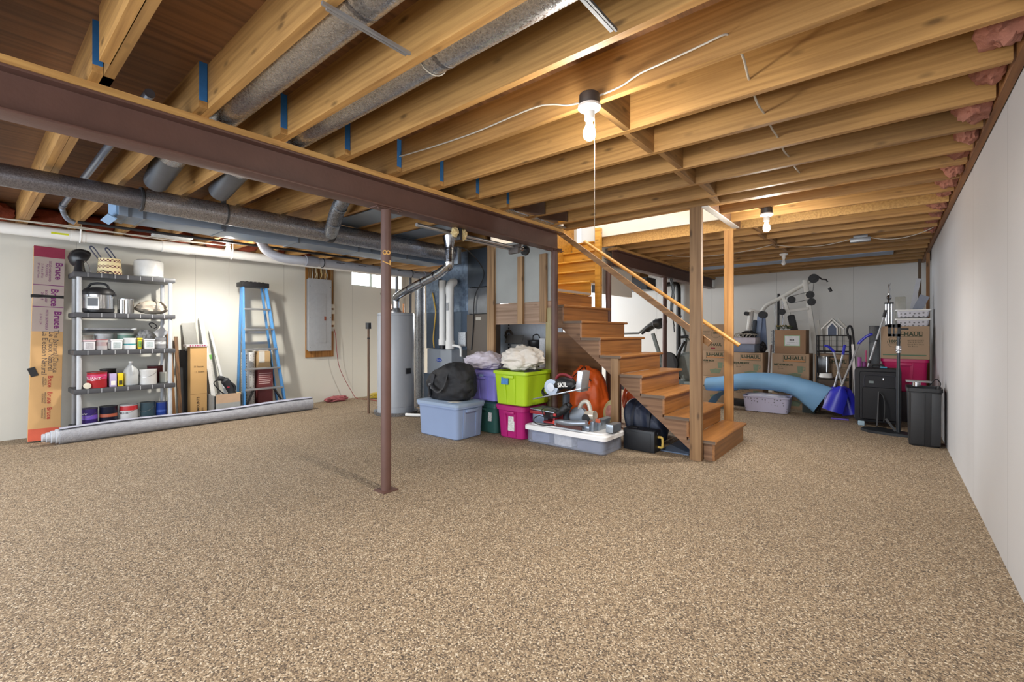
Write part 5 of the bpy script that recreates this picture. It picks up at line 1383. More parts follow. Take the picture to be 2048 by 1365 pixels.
# ------------------------------------------------------------- under the stairs
MO = mat('#e05f20', .45, 0, .15, 6, .6, 14)
t = thing('orange_bag', 'bulging bright orange bag with black drawcord beside the column under the stairs', 'bag', (-2.78, 4.78, 0))
b = blob((0, 0, .38), (.25, .21, .42), 31, .10, 1.6, 5, .88)
b.obj('bag_body', MO, t, 60)
B().tube(smoothpath([(-.14, -.20, .62), (-.06, -.19, .70), (.0, -.08, .79), (.08, -.17, .70), (.15, -.18, .64)]), .006, 6).obj('drawcord', M_BLACK, t)
solo('orange_bag', 'second orange bag slumped deeper under the stairs', 'bag', blob((-2.34, 5.27, .33), (.20, .16, .36), 37, .12, 1.7, 5, .85), mat('#d9561e', .5, 0, .15, 6, .6, 14), smooth=60)
t = thing('flying_disc', 'pale yellow and pink flying disc propped against the stud under the stairs', 'disc', (-2.36, 4.54, .33))
Rz = Matrix.Rotation(-.5, 3, 'Z') @ Matrix.Rotation(PI / 2 - .25, 3, 'X')
B().lathe([(0, .012), (.10, .012), (.125, .004), (.13, -.02), (.124, -.02), (.118, .0), (0, .004)], seg=40, cap=False, rot=Rz).obj('disc_body', mat('#cfc592', .5, 0, .2, 14), t)
B().lathe([(0, .0135), (.07, .0135)], seg=30, cap=False, rot=Rz).obj('pink_print', mat('#c98f86', .5, 0, .3, 20), t)
t = thing('sleeping_bag', 'rolled dark navy sleeping bag pushed under the stairs', 'sleeping bag', (-2.03, 4.80, 0))
b = B(); rings = []
for i in range(15):
    u = i / 14; r_ = .225 + .02 * math.sin(u * 20) ; r_ *= (.75 if i in (0, 14) else (.93 if i in (1, 13) else 1))
    rings.append([Vector((-.20 + .40 * u + .03 * math.sin(a * 2), r_ * math.cos(a), .235 + r_ * math.sin(a))) for a in [2 * PI * j / 30 for j in range(30)]])
b.rings(rings).obj('bag_roll', mat('#2b3346', .6, 0, .2, 10, .7, 20), t, 60)
b = B()
for x in (-.10, .08): b.cyl((x, 0, .235), (x + .03, 0, .235), .243, seg=30)
b.obj('roll_strap', mat('#1e2330', .6), t)
t = thing('tool_case', 'black hard plastic tool case with a yellow handle under the stairs', 'tool case', (-1.93, 4.44, 0), rotz=0)
B().box((-.185, -.09, .0), (.15, .09, .215), bev=.014).obj('case_body', mat('#16191f', .45), t)
B().box((-.15, -.094, .025), (.11, -.088, .19), bev=.002).obj('recessed_panel', mat('#12151b', .5), t)
B().tube(smoothpath([(.15, 0, .15), (.185, 0, .15), (.195, 0, .13), (.195, 0, .07), (.185, 0, .05), (.15, 0, .05)]), .012, 10).obj('yellow_handle', mat('#c3a552', .45), t)
b = B().box((.148, -.03, .175), (.158, .03, .20)).box((-.12, -.03, .213), (-.06, .03, .22))
b.obj('latch', M_DARK, t, 0)
solo('blue_mat', 'bright blue patterned plastic sheet crumpled behind the stair stringer', 'sheet', blob((-1.63, 5.02, .14), (.10, .14, .14), 44, .25, 2.2, 4, .9), mat('#1d6ac0', .4, 0, .5, 16), smooth=60)
solo('grey_mat', 'flat blue-grey mat lying on the floor below the stair stringer', 'mat', B().box((-1.78, 4.50, .001), (-1.50, 5.2, .012)), mat('#56667e', .6), smooth=0)
solo('angled_brace', 'thin grey metal pole standing under the stairs behind the orange bag', 'pole', B().cyl((-2.62, 5.30, .0), (-2.62, 5.30, 1.10), .02, seg=12), mat('#54545a', .5, .3))
# ------------------------------------------------------------- shelf with craft things under the landing
t = thing('utility_table', 'low table carrying craft things under the stair landing', 'table', (-4.02, 5.06, 0))
B().box((-.52, -.25, .70), (.52, .25, .73), bev=.003).obj('tabletop', M_WHITE, t)
for x in (-.48, .48):
    for y in (-.21, .21): B().box((x - .02, y - .02, 0), (x + .02, y + .02, .70)).obj('leg', M_ALU, t)
o = thing('slotted_board', 'white wall board with a black slotted strip under the landing', 'panel', (-4.05, 5.33, 0))
B().box((-.70, 0, 0), (.55, .012, 1.40)).obj('board', mat('#d6dfe8', .5), o, 0)
b = B()
for k in range(12): b.box((-.44, -.004, .75 + .05 * k), (-.415, .0, .775 + .05 * k))
b.obj('slot_row', M_BLACK, o, 0)
o = thing('butterfly_box', 'white scalloped box with a black butterfly cut-out under the landing', 'box', (-4.44, 4.93, .739))
pl = [(.10 * (1 + .06 * math.cos(8 * a)) * math.cos(a), .12 + .12 * (1 + .06 * math.cos(8 * a)) * math.sin(a)) for a in [2 * PI * k / 64 for k in range(64)]]
B().prism(pl, -.06, .06, 'y').obj('box_body', mat('#e3e7ea', .5), o, 50)
bt = [(0, .01), (.012, .035), (.045, .05), (.05, .02), (.03, .0), (.035, -.03), (.015, -.035), (0, -.015), (-.015, -.035), (-.035, -.03), (-.03, 0), (-.05, .02), (-.045, .05), (-.012, .035)]
B().prism([(a, c + .12) for a, c in bt], -.0625, -.0605, 'y').obj('butterfly', M_BLACK, o, 0)
solo('wreath', 'dark leafy wreath hanging above the butterfly box', 'wreath', B().tube([(-4.42 + .06 * math.cos(a), 5.26 + .008 * math.sin(7 * a), 1.16 + .06 * math.sin(a) + .008 * math.cos(9 * a)) for a in [2 * PI * k / 40 for k in range(41)]], .02, 8), mat('#5a5550', .7, 0, .4, 40))
o = thing('open_carton', 'grey open carton with its flap raised on the table under the landing', 'carton', (-4.02, 5.06, .731))
B().box((-.11, -.09, 0), (.11, .09, .30), bev=.002).obj('box_body', mat('#a6a7a4', .7, 0, .1, 20), o)
B().box((-.20, -.095, .31), (.10, -.09, .44), Matrix.Rotation(-.5, 3, 'X')).obj('raised_flap', mat('#575552', .7), o, 0)
o = thing('cooking_pot', 'black round pot with rivets on the table under the landing', 'pot', (-3.74, 5.04, .945))
B().lathe([(.0, .0), (.10, .0), (.115, .02), (.12, .14), (.13, .15), (.11, .15), (.105, .03)], seg=30, cap=False).obj('pot_body', mat('#17181b', .3), o)
B().tube(smoothpath([(-.06, 0, .15), (-.05, 0, .21), (.03, 0, .22), (.07, 0, .15)]), .008, 8).obj('handle', M_BLACK, o)
o = thing('black_stereo', 'black box with round chrome knobs under the black pot', 'stereo', (-3.76, 5.04, .731))
B().box((-.13, -.10, 0), (.13, .10, .21), bev=.006).obj('case_body', mat('#1a1c20', .35), o)
b = B()
for x in (-.09, 0, .09): b.cyl((x, -.102, .05), (x, -.11, .05), .014, seg=14)
b.obj('knob', M_CHROME, o)
solo('blue_cloth', 'crumpled periwinkle blue cloth on the table under the landing', 'cloth', blob((-4.16, 4.88, .80), (.15, .06, .075), 51, .3, 2.5, 4, .85), mat('#6f7cc4', .7, 0, .1, 8, .6, 20), smooth=60)
solo('white_carton', 'white printed carton stacked beside the black pot under the landing', 'carton', B().box((-3.60, 4.92, .731), (-3.51, 5.1, 1.12), bev=.002), mat('#c5c8cc', .6, 0, .2, 40))

# ================================================================= FAR RIGHT STORAGE AREA
RX = frame((1, 0, 0), (0, 0, 1))          # lettering on faces that look towards the camera side (-y)
M_UH = mat('#b0957a', .8, 0, .04, 5); M_UINK = mat('#3f4a38', .8, var=0); M_UOR = mat('#c98a55', .8, var=0); M_UGR = mat('#5c7a62', .8, var=.1)


def uhaul(label, cx, y, z, w=.46, h=.43, d=.46, kind='medium', group='printed moving boxes'):
    o = thing('moving_box', label, 'box', (cx, y + d / 2, z + .001), group=group)
    B().box((-w / 2, -d / 2, 0), (w / 2, d / 2, h), bev=.004).obj('box_body', M_UH, o)
    f = -d / 2 - .0008
    if kind == 'medium':
        b = B(); x0, x1, z0, z1 = -.05 - .02, .205, h - .13, h - .025
        x0 = -.10
        for lo, hi in (((x0, z0), (x1, z0 + .005)), ((x0, z1 - .005), (x1, z1)), ((x0, z0), (x0 + .005, z1)), ((x1 - .005, z0), (x1, z1))): b.box((lo[0], f, lo[1]), (hi[0], f + .001, hi[1]))
        b.obj('logo_frame', M_UINK, o, 0)
        B().box((x0 + .01, f, z0 + .012), (x1 - .01, f + .001, z0 + .026)).obj('orange_stripe', M_UOR, o, 0)
        join_text([('U-HAUL', .075, ((x0 + x1) / 2, f, z1 - .045), RX, dict(bold=.003, squeeze=1.02)), ('MEDIUM BOX', .042, (-.095, f, h - .175), RX, dict(bold=.002)), ('18 x 18 x 16 in', .022, (-.11, f, h - .21), RX), ('3.0 cu ft', .022, (-.13, f, h - .235), RX)], M_UINK, o)
        # printed blender jug and pan
        b = B().prism([(.10, .14), (.16, .14), (.175, .24), (.09, .24)], f, f + .001, 'y').prism([(.175, .17), (.20, .18), (.20, .225), (.175, .225), (.175, .215), (.19, .212), (.19, .19), (.175, .185)], f, f + .001, 'y')
        b.prism([(-.02, .05), (.12, .05), (.15, .12), (.06, .135), (-.04, .11)], f, f + .001, 'y')
        b.obj('printed_picture', mat('#7e8c74', .8), o, 0)
    elif kind == 'stack':
        join_text([('U-HAUL', .065, (.04, f, .10), RX, dict(bold=.002)), ('MOVE BUDGET', .022, (-.11, f, h - .12), RX), ('TAKE PLENTY', .022, (-.11, f, h - .15), RX), ('Work Box Once', .022, (-.11, f, h - .18), RX), ('100%', .045, (.06, f, h - .15), RX, dict(bold=.002))], M_UINK, o)
        B().lathe([(.072, 0), (.076, 0), (.076, .001), (.072, .001)], (0, 0, 0), 28, cap=False).xf(Matrix.Translation((.06, f + .001, h - .16)) @ Matrix.Rotation(PI / 2, 4, 'X')).obj('round_stamp', M_UINK, o, 0)
        B().box((-.02, f, .03), (.05, f + .001, .05)).obj('red_sticker', mat('#8f2c3c', .7), o, 0)
    else:
        join_text([('U-HAUL', .07, (.045, f, h - .105), RX, dict(bold=.003)), ('100%', .05, (-.11, f, h - .20), RX, dict(bold=.002)), ('DISPOSABLE', .018, (-.11, f, h - .235), RX), ('MOVE BUDGET', .024, (.11, f, h - .19), RX), ('TAKE PLENTY', .024, (.11, f, h - .215), RX), ('Work Box Once', .024, (.11, f, h - .24), RX), ('for Reuse', .024, (.085, f, h - .265), RX)], M_UINK, o)
        b = B()
        x0, x1, z0, z1 = -.10, .175, h - .135, h - .07
        for lo, hi in (((x0, z0), (x1, z0 + .004)), ((x0, z1 - .004), (x1, z1)), ((x1 - .004, z0), (x1, z1)), ((x0, z0), (x0 + .004, z1))): b.box((lo[0], f, lo[1]), (hi[0], f + .001, hi[1]))
        b.obj('logo_frame', M_UINK, o, 0)
        B().lathe([(.066, 0), (.07, 0), (.07, .001), (.066, .001)], (0, 0, 0), 28, cap=False).xf(Matrix.Translation((-.11, f + .001, h - .21)) @ Matrix.Rotation(PI / 2, 4, 'X')).obj('round_stamp', M_UINK, o, 0)
        B().box((-.04, f, h - .045), (.04, f + .002, h - .025)).obj('hand_hole', M_BLACK, o, 0)
        B().box((-w / 2 + .02, f, .045), (w / 2 - .03, f + .001, .06)).obj('green_line', M_UGR, o, 0)
    return o


YB0 = 8.28
uhaul('moving box between the wooden posts, lowest of its stack', -2.36, YB0, 0, h=.44)
uhaul('moving box between the wooden posts, middle of its stack', -2.36, YB0, .442, h=.44)
uhaul('moving box with a round stamp between the wooden posts, topmost of its stack', -2.36, YB0, .884, h=.45, kind='stack')
uhaul('moving box right of the orange post, hidden lower one of two', -1.81, YB0, 0, h=.43)
uhaul('moving box right of the orange post carrying the clear bin of cables', -1.81, YB0, .432, h=.43)
uhaul('moving box in the middle, hidden lower one under the blue mat', -1.19, YB0 - .02, 0, h=.43, w=.5)
uhaul('moving box in the middle carrying the brown labelled carton', -1.19, YB0 - .02, .432, h=.43, w=.5)
uhaul('moving box behind the wire cart, lower one', -.66, 8.36, 0, h=.43, w=.44, kind='stack')
uhaul('moving box behind the wire cart, upper one', -.66, 8.36, .432, h=.43, w=.44, kind='large')
t = thing('labelled_carton', 'plain brown carton with a white delivery label numbered 404', 'box', (-1.19, 8.46, .864))
B().box((-.21, -.2, 0), (.205, .2, .37), bev=.004).obj('box_body', mat('#98795e', .8, 0, .04, 4), t)
B().box((-.08, -.2015, .12), (.13, -.2005, .285)).obj('label_border', mat('#8fbf98', .7), t, 0)
B().box((-.072, -.2022, .128), (.122, -.2014, .277)).obj('paper_label', mat('#d9dce0', .6), t, 0)
join_text([('404', .045, (.02, -.2026, .215), RX, dict(bold=.001)), ('Shipping Department', .014, (.025, -.2026, .262), RX), ('7 x HOUSEWARES - 7x', .014, (.025, -.2026, .175), RX), ('DALLAS', .014, (-.03, -.2026, .145), RX)], mat('#3b3f44', .7), t)
t = thing('clear_bin', 'clear lilac plastic bin full of white cables on a moving box', 'bin', (-1.90, 8.50, .864))
B().box((-.22, -.19, 0), (.20, .19, .14), bev=.02).obj('lower_part', mat('#7e8aa4', .35, alpha=.85), t)
B().box((-.23, -.20, .14), (.21, .20, .25), bev=.015).obj('upper_part', mat('#c4bfcd', .4), t)
b = B(); random.seed(9)
for i in range(9):
    x0 = random.uniform(-.15, .12)
    b.tube(smoothpath([(x0, -.1, .25), (x0 + .05, -.12, .30 + .03 * random.random()), (x0 + .12, -.05, .29), (x0 + .1, .05, .25)], 4), .006, 6)
b.obj('white_cables', M_WIRE, t)
blob((.05, .05, .29), (.12, .10, .07), 61, .3, 2.4, 3).obj('dark_cloth', M_DARK, t)
solo('black_pouch', 'limp black fabric pouch standing on a moving box beside the bench', 'bag', blob((-1.605, 8.44, .950), (.05, .07, .09), 66, .25, 2, 4, .9), M_BLACK)
solo('leaning_board', 'thin pale board leaning between the two stacks of moving boxes', 'board', B().box((-1.475, 8.12, .30), (-1.46, 8.26, 1.0), Matrix.Rotation(.06, 3, 'Y')), mat('#b7aeab', .6), smooth=0)
t = thing('flower_arrangement', 'artificial flowers in green and yellow lying on the labelled carton', 'flowers', (-1.30, 8.45, 1.235))
b = B(); b2 = B(); random.seed(12)
for i in range(60):
    a = random.uniform(0, 2 * PI); r_ = random.uniform(.02, .13); c = Vector((r_ * math.cos(a), r_ * .8 * math.sin(a), random.uniform(.005, .06)))
    d1 = Vector((random.uniform(-1, 1), random.uniform(-1, 1), random.uniform(.1, 1))).normalized() * .045; s1 = d1.cross(Vector((0, 0, 1))).normalized() * .014
    b.add([c, c + d1 * .5 + s1, c + d1, c + d1 * .5 - s1], [(0, 1, 2, 3)])
for i in range(7):
    a = random.uniform(0, 2 * PI); c = Vector((.08 * math.cos(a), -.05 + .05 * math.sin(a), .055))
    b2.lathe([(0, 0), (.022, .008), (.026, .016), (.01, .012), (0, .01)], c, 10)
b.obj('leaves', mat('#4c5a3c', .7, 0, .3, 40), t, 0); b2.obj('yellow_blooms', mat('#c2a046', .6), t)
o = thing('tinsel_garland', 'grey tinsel garland hanging down the left side of the labelled carton', 'garland', (-1.44, 8.35, .87))
b = B(); random.seed(14)
for i in range(110):
    z_ = random.uniform(0, .36); c = Vector((random.uniform(-.012, .012), random.uniform(-.02, .02), z_)); d1 = Vector((random.uniform(-1, .6), random.uniform(-1, 1), random.uniform(-.5, .5))).normalized() * .035
    b.add([c, c + d1 + Vector((0, 0, .004)), c + d1 - Vector((0, 0, .004))], [(0, 1, 2)])
b.cyl((0, 0, 0), (0, 0, .37), .012, seg=8).obj('tinsel', mat('#7c8590', .4, .3, .2, 40), o, 0)
# laundry basket


def perforated(name, col, scale=26, th=.24):
    m, nt, bs = newmat(name); L = nt.links; N = nt.nodes
    tc = N.new('ShaderNodeTexCoord'); vo = N.new('ShaderNodeTexVoronoi'); vo.inputs['Scale'].default_value = scale; vo.inputs['Randomness'].default_value = .35
    L.new(tc.outputs['Object'], vo.inputs['Vector'])
    cr = N.new('ShaderNodeValToRGB'); cr.color_ramp.interpolation = 'CONSTANT'
    cr.color_ramp.elements[0].color = tuple(x * .32 for x in C(col)[:3]) + (1,); cr.color_ramp.elements[1].position = th; cr.color_ramp.elements[1].color = C(col)
    L.new(vo.outputs['Distance'], cr.inputs[0]); L.new(cr.outputs[0], bs.inputs['Base Color']); bs.inputs['Roughness'].default_value = .4
    return m


t = thing('laundry_basket', 'lilac-white perforated laundry basket on the floor under the blue foam mat', 'basket', (-1.42, 7.79, 0))
mb_ = perforated('perforated_lilac', '#bcbcd8')
pl = B()
def rr(w, d, z, r=.05, n=5):
    return [Vector((sx_ * (w / 2 - r) + r * math.cos(a0 + PI / 2 * k / n), sy_ * (d / 2 - r) + r * math.sin(a0 + PI / 2 * k / n), z)) for (sx_, sy_, a0) in ((1, 1, 0), (-1, 1, PI / 2), (-1, -1, PI), (1, -1, 1.5 * PI)) for k in range(n + 1)]
pl.rings([rr(.54, .30, .002), rr(.56, .32, .01), rr(.61, .37, .225), rr(.60, .36, .225), rr(.54, .30, .02)]).obj('basket_body', mb_, t, 40)
B().rings([rr(.61, .37, .22), rr(.63, .39, .225), rr(.63, .39, .242), rr(.61, .37, .245), rr(.59, .35, .225)], False, False).obj('rim', mat('#b4b4cf', .4), t, 40)
blob((-.02, 0, .225), (.26, .15, .045), 71, .2, 2.2, 4).obj('white_cloth', mat('#c9cad8', .8), t, 60)
# blue foam mat
t = thing('foam_mat', 'thick light blue foam mat half unrolled over the laundry basket', 'mat', (-1.4, 7.8, .3))
path = [(-2.30, .35, .105), (-2.05, .375, .12), (-1.75, .435, .125), (-1.44, .455, .13), (-1.15, .43, .135), (-.97, .37, .155), (-.84, .30, .19), (-.73, .235, .215)]
sp = smoothpath([(p_[0], p_[1], p_[2]) for p_ in path], 5)
rings = []
for i, p_ in enumerate(sp):
    a = sp[max(i - 1, 0)]; c = sp[min(i + 1, len(sp) - 1)]
    d_ = Vector((c.x - a.x, 0, c.y - a.y)).normalized(); nrm = Vector((-d_.z, 0, d_.x)); r_ = p_.z
    wy = .15 - .06 * max(0, (i / len(sp) - .75)) * 4
    rings.append([Vector((p_.x, 7.80, p_.y)) + nrm * (r_ * math.sin(w_)) + Vector((0, wy * math.cos(w_), 0)) for w_ in [2 * PI * j / 36 for j in range(36)]])
M_FOAM = mat('#7fb0dc', .6, 0, .05, 4, .2, 60)
B().rings(rings).obj('roll', M_FOAM, t, 60, world=True)
B().tube(smoothpath([(-2.22, 7.72, .03), (-2.12, 7.70, .18), (-1.98, 7.70, .26), (-1.84, 7.70, .31)], 5), .16, 4, ell=(.9, .09)).obj('flap', mat('#6d9ed0', .6, 0, .05, 4), t, 40, world=True)
solo('small_black_box', 'dark flat case lying on the floor behind the laundry basket', 'case', B().box((-2.05, 8.05, 0), (-1.75, 8.24, .10), bev=.01), M_BLACK)
solo('small_black_box', 'dark low bin on the floor right of the laundry basket', 'bin', B().box((-1.0, 8.0, 0), (-.84, 8.2, .14), bev=.01), mat('#37403e', .6))
# home gym
t = thing('home_gym', 'white steel home gym with black pulley wheels behind the moving boxes', 'exercise machine', (-1.4, 9.15, 0))
MG = mat('#d9d7d0', .4, 0, .03, 6); YG = 9.15
B().tube(smoothpath([(-1.80, YG, .06), (-1.79, YG, 1.2), (-1.77, YG, 1.50), (-1.70, YG, 1.66), (-1.58, YG, 1.74), (-1.43, YG, 1.82), (-1.11, YG, 2.02), (-.90, YG, 2.13)], 5), .035, 12).obj('top_arm', MG, t, world=True)
B().bar((-1.10, YG - .02, 2.09), (-.985, YG - .02, 1.2), .055, .07, up=(1, 0, 0), bev=.005).bar((-.985, YG - .02, 1.2), (-.86, YG - .02, .06), .055, .07, up=(1, 0, 0)).obj('front_upright', MG, t, world=True)
B().bar((-1.42, YG - .02, 1.82), (-1.27, YG - .02, 1.28), .05, .05, up=(1, 0, 0), bev=.005).bar((-1.27, YG - .02, 1.28), (-1.1, YG - .02, .5), .05, .05, up=(1, 0, 0)).obj('middle_upright', MG, t, world=True)
B().bar((-1.44, YG - .04, 1.555), (-1.04, YG - .04, 1.60), .045, .045, bev=.005).bar((-1.39, YG - .04, 1.75), (-1.27, YG - .04, 1.765), .04, .04).obj('cross_arm', MG, t, world=True)
for (x, z, r_) in ((-.97, 2.10, .075), (-1.29, 1.76, .062), (-1.02, 1.83, .062), (-1.0, 1.71, .062), (-1.43, 1.555, .055)):
    B().cyl((x, YG - .085, z), (x, YG - .06, z), r_, seg=26).cyl((x, YG - .095, z), (x, YG - .085, z), r_ * .4, seg=16).obj('pulley_wheel', M_DARK, t, world=True)
for x0, z0, x1, z1 in ((-1.55, 1.79, -1.54, .2), (-1.43, 1.74, -1.43, .2)): B().cyl((x0, YG, z0), (x1, YG, z1), .013, seg=10).obj('guide_rod', M_CHROME, t, world=True)
B().tube([(-1.50, YG + .02, 1.88), (-1.50, YG + .02, .2)], .02, 10).obj('black_column', M_DARK, t, world=True)
b = B()
for p0, p1 in (((-1.29, 1.82), (-1.03, 1.885)), ((-1.29, 1.70), (-1.0, 1.76)), ((-.97, 2.02), (-.99, 1.77)), ((-1.47, 1.55), (-1.47, .6))): b.cyl((p0[0], YG - .075, p0[1]), (p1[0], YG - .075, p1[1]), .004, seg=6)
b.obj('cable', M_BLACK, t, world=True)
B().tube([(-.92, YG - .05, 2.14), (-.86, YG - .06, 2.08), (-.80, YG - .06, 2.07), (-.78, YG - .06, 2.03)], .012, 8).obj('cable_strap', M_BLACK, t, world=True)
B().cyl((-.76, YG - .06, 1.93), (-.73, YG - .06, 1.87), .022, seg=12).obj('hand_grip', M_BLACK, t, world=True)
B().box((-1.31, YG - .16, 1.1), (-1.2, YG - .08, 1.50), Matrix.Rotation(-.2, 3, 'Y'), bev=.03).obj('back_pad', M_DARK, t, world=True)
B().box((-1.9, YG - .12, 0), (-.84, YG + .12, .06)).obj('floor_frame', MG, t, 0, world=True)
t = thing('exercise_bench', 'upright white and blue exercise bench frame with black foam rollers', 'exercise bench', (-1.8, 8.88, 0))
YG = 8.90
B().tube([(-1.93, YG, .06), (-1.91, YG, 1.26), (-1.875, YG, 1.58)], .045, 10).obj('left_upright', MG, t, world=True)
B().bar((-1.90, YG, 1.60), (-1.70, YG, 1.52), .03, .05, bev=.004).obj('cross_arm', MG, t, world=True)
B().bar((-1.73, YG - .02, 1.50), (-1.79, YG - .02, .88), .06, .08, up=(1, 0, 0), bev=.008).bar((-1.79, YG - .02, .88), (-1.82, YG - .02, .02), .06, .08, up=(1, 0, 0)).obj('blue_rail', mat('#8c9fc0', .4), t, world=True)
B().prism([(-1.70, 1.48), (-1.66, 1.44), (-1.63, .90), (-1.76, .90)], YG + .02, YG + .06, 'y').obj('side_plate', mat('#7b8fb3', .4), t, 0, world=True)
for x, z, r_ in ((-1.94, 1.53, .035), (-1.69, 1.505, .06)): B().cyl((x, YG - .10, z), (x, YG + .08, z), r_, seg=20).obj('foam_roller', M_BLACK, t, world=True)
B().box((-1.85, YG - .09, .95), (-1.79, YG - .05, 1.42), Matrix.Rotation(.08, 3, 'Y'), bev=.03).obj('seat_pad', mat('#3c4450', .6), t, world=True)
# pole bundle right of gym
for k_, (x0, x1, z1, c_, lab) in enumerate(((-.95, -.85, 1.40, '#c9c6bd', 'white wooden strip leaning on the far wall right of the gym'), (-.88, -.80, 1.30, '#8d8a83', 'grey strip leaning on the far wall behind the wire cart'))):
    solo('leaning_strip', lab, 'strip', B().bar((x1 + .05, 8.86, .01), (x0 + .05, 8.97, z1), .03, .02, up=(0, 1, 0)), mat(c_, .5), smooth=0)
# wire cart with birdhouse, toaster, pail
t = thing('wire_cart', 'tall black folding wire cart standing before the moving boxes', 'cart', (-.61, 8.15, 0))
b = B()
X0, X1, Y0_, Y1_ = -.82, -.43, 8.02, 8.27
for z in (.12, .52, .92, 1.15):
    for (a, c) in (((X0, Y0_), (X1, Y0_)), ((X1, Y0_), (X1, Y1_)), ((X1, Y1_), (X0, Y1_)), ((X0, Y1_), (X0, Y0_))): b.cyl((a[0], a[1], z), (c[0], c[1], z), .007, seg=6)
b.obj('hoops', M_BLACK, t, world=True)
b = B()
for i in range(6):
    x = X0 + (X1 - X0) * i / 5
    b.cyl((x, Y0_, .92), (x, Y0_, 1.15), .0035, seg=5).cyl((x, Y1_, .92), (x, Y1_, 1.15), .0035, seg=5)
for z in (1.0, 1.075): b.cyl((X0, Y0_, z), (X1, Y0_, z), .0035, seg=5)
b.obj('wire_mesh', M_BLACK, t, world=True)
for x, y in ((X0, Y0_), (X1, Y0_), (X0, Y1_), (X1, Y1_)): B().cyl((x, y, .05), (x, y, 1.15), .009, seg=8).obj('leg', M_BLACK, t, world=True)
B().tube(smoothpath([(X1 + .0, Y0_, 1.1), (X1 - .03, Y0_, 1.22), (X1 - .0, 8.03, 1.29), (X1 + .03, 8.04, 1.22), (X1 + .05, 8.05, .9), (X1 + .05, 8.05, .3)]), .013, 8).obj('handle', M_BLACK, t, world=True)
B().box((X0, Y0_, 1.150), (X1, Y1_, 1.160)).obj('top_tray', M_DARK, t, 0, world=True)
for x in (X0, X1): B().cyl((x, 8.25, .05), (x + .02, 8.25, .05), .05, seg=18).obj('wheel', M_DARK, t, world=True)
t = thing('birdhouse', 'white wooden birdhouse with a slate blue front on top of the wire cart', 'birdhouse', (-.63, 8.13, 1.161))
B().prism([(-.07, 0), (.06, 0), (.06, .11), (-.005, .20), (-.07, .11)], -.09, .08, 'y').obj('house_body', M_WHITE, t, 0)
B().prism([(-.055, 0), (.045, 0), (.045, .10), (-.005, .17), (-.055, .10)], -.094, -.0905, 'y').obj('blue_front', mat('#47536b', .6), t, 0)
for s_ in (-1, 1): B().bar((-.005, -.005, .235), (-.005 + s_ * .135, -.005, .085), .19, .014, up=(s_ * .6, 0, 1)).obj('roof_board', M_WHITE, t, 0)
b = B().bar((.06, .03, .235), (.16, .03, .10), .10, .012, up=(.6, 0, 1)).box((.075, -.01, 0), (.09, .07, .11)).box((.115, -.01, 0), (.13, .07, .09))
b.obj('side_shed', mat('#d9d6cc', .6), t, 0)
t = thing('toaster_oven', 'black glossy toaster oven stacked under the wire cart basket', 'toaster oven', (-.745, 8.14, .60))
B().box((-.07, -.10, 0), (.07, .10, .25), bev=.01).obj('oven_body', mat('#1b1c1f', .2), t)
B().bar((.045, -.105, .02), (.045, -.105, .24), .008, .008, up=(0, 1, 0)).obj('chrome_handle', M_CHROME, t)
solo('white_pail', 'white plastic pail under the toaster oven in the wire cart', 'pail', B().lathe([(.06, .53), (.085, .535), (.08, .56), (.075, .60)], (-.72, 8.12, 0), 26), M_WHITE)
solo('support_crate', 'dark crate standing in the bottom of the wire cart', 'crate', B().box((-.80, 8.04, .128), (-.60, 8.25, .528), bev=.005), mat('#4d4034', .7))
solo('white_strip', 'narrow white plastic strip standing upright beside the wire cart', 'strip', B().bar((-.37, 7.98, .5), (-.395, 7.98, 1.03), .03, .02, up=(0, 1, 0)).bar((-.37, 7.98, .5), (-.36, 7.98, .01), .03, .02, up=(0, 1, 0)), M_WHITE, smooth=0)
M_SB = mat('#2c30b4', .3, 0, .05, 6)


def shovel(name, label, top, grip_end, low, tip, w=.105):
    o = thing(name, label, 'snow shovel', (tip[0], tip[1], 0), group='blue snow shovels')
    B().tube([top, low], .013, 10).obj('shaft', M_ALU, o, world=True)
    B().tube(smoothpath([low_ for low_ in (Vector(top) + (Vector(low) - Vector(top)) * .04, top, (Vector(top) + Vector(grip_end)) / 2 + Vector((0, 0, .02)), grip_end)], 4), [.017] * 12 + [.01], 10).obj('grip', M_SB, o, world=True)
    low = Vector(low); tip = Vector(tip); d_ = (tip - low).normalized(); sd = d_.cross(Vector((0, 1, 0))).normalized()
    rows = []
    for i, (u, ww) in enumerate(((0, .02), (.12, .07), (.3, w), (1, w * 1.15))):
        c_ = low.lerp(tip, u); rows.append([c_ + sd * (ww * k_ / 4) + Vector((0, (k_ / 4) ** 2 * .05 - .03, 0)) for k_ in range(-4, 5)])
    r2 = [[p_ + Vector((0, .006, 0)) for p_ in row] for row in rows]
    b = B()
    for ra in (rows, r2): b.rings(ra, False, False, False)
    b.obj('blade', M_SB, o, 50, world=True)
    return o


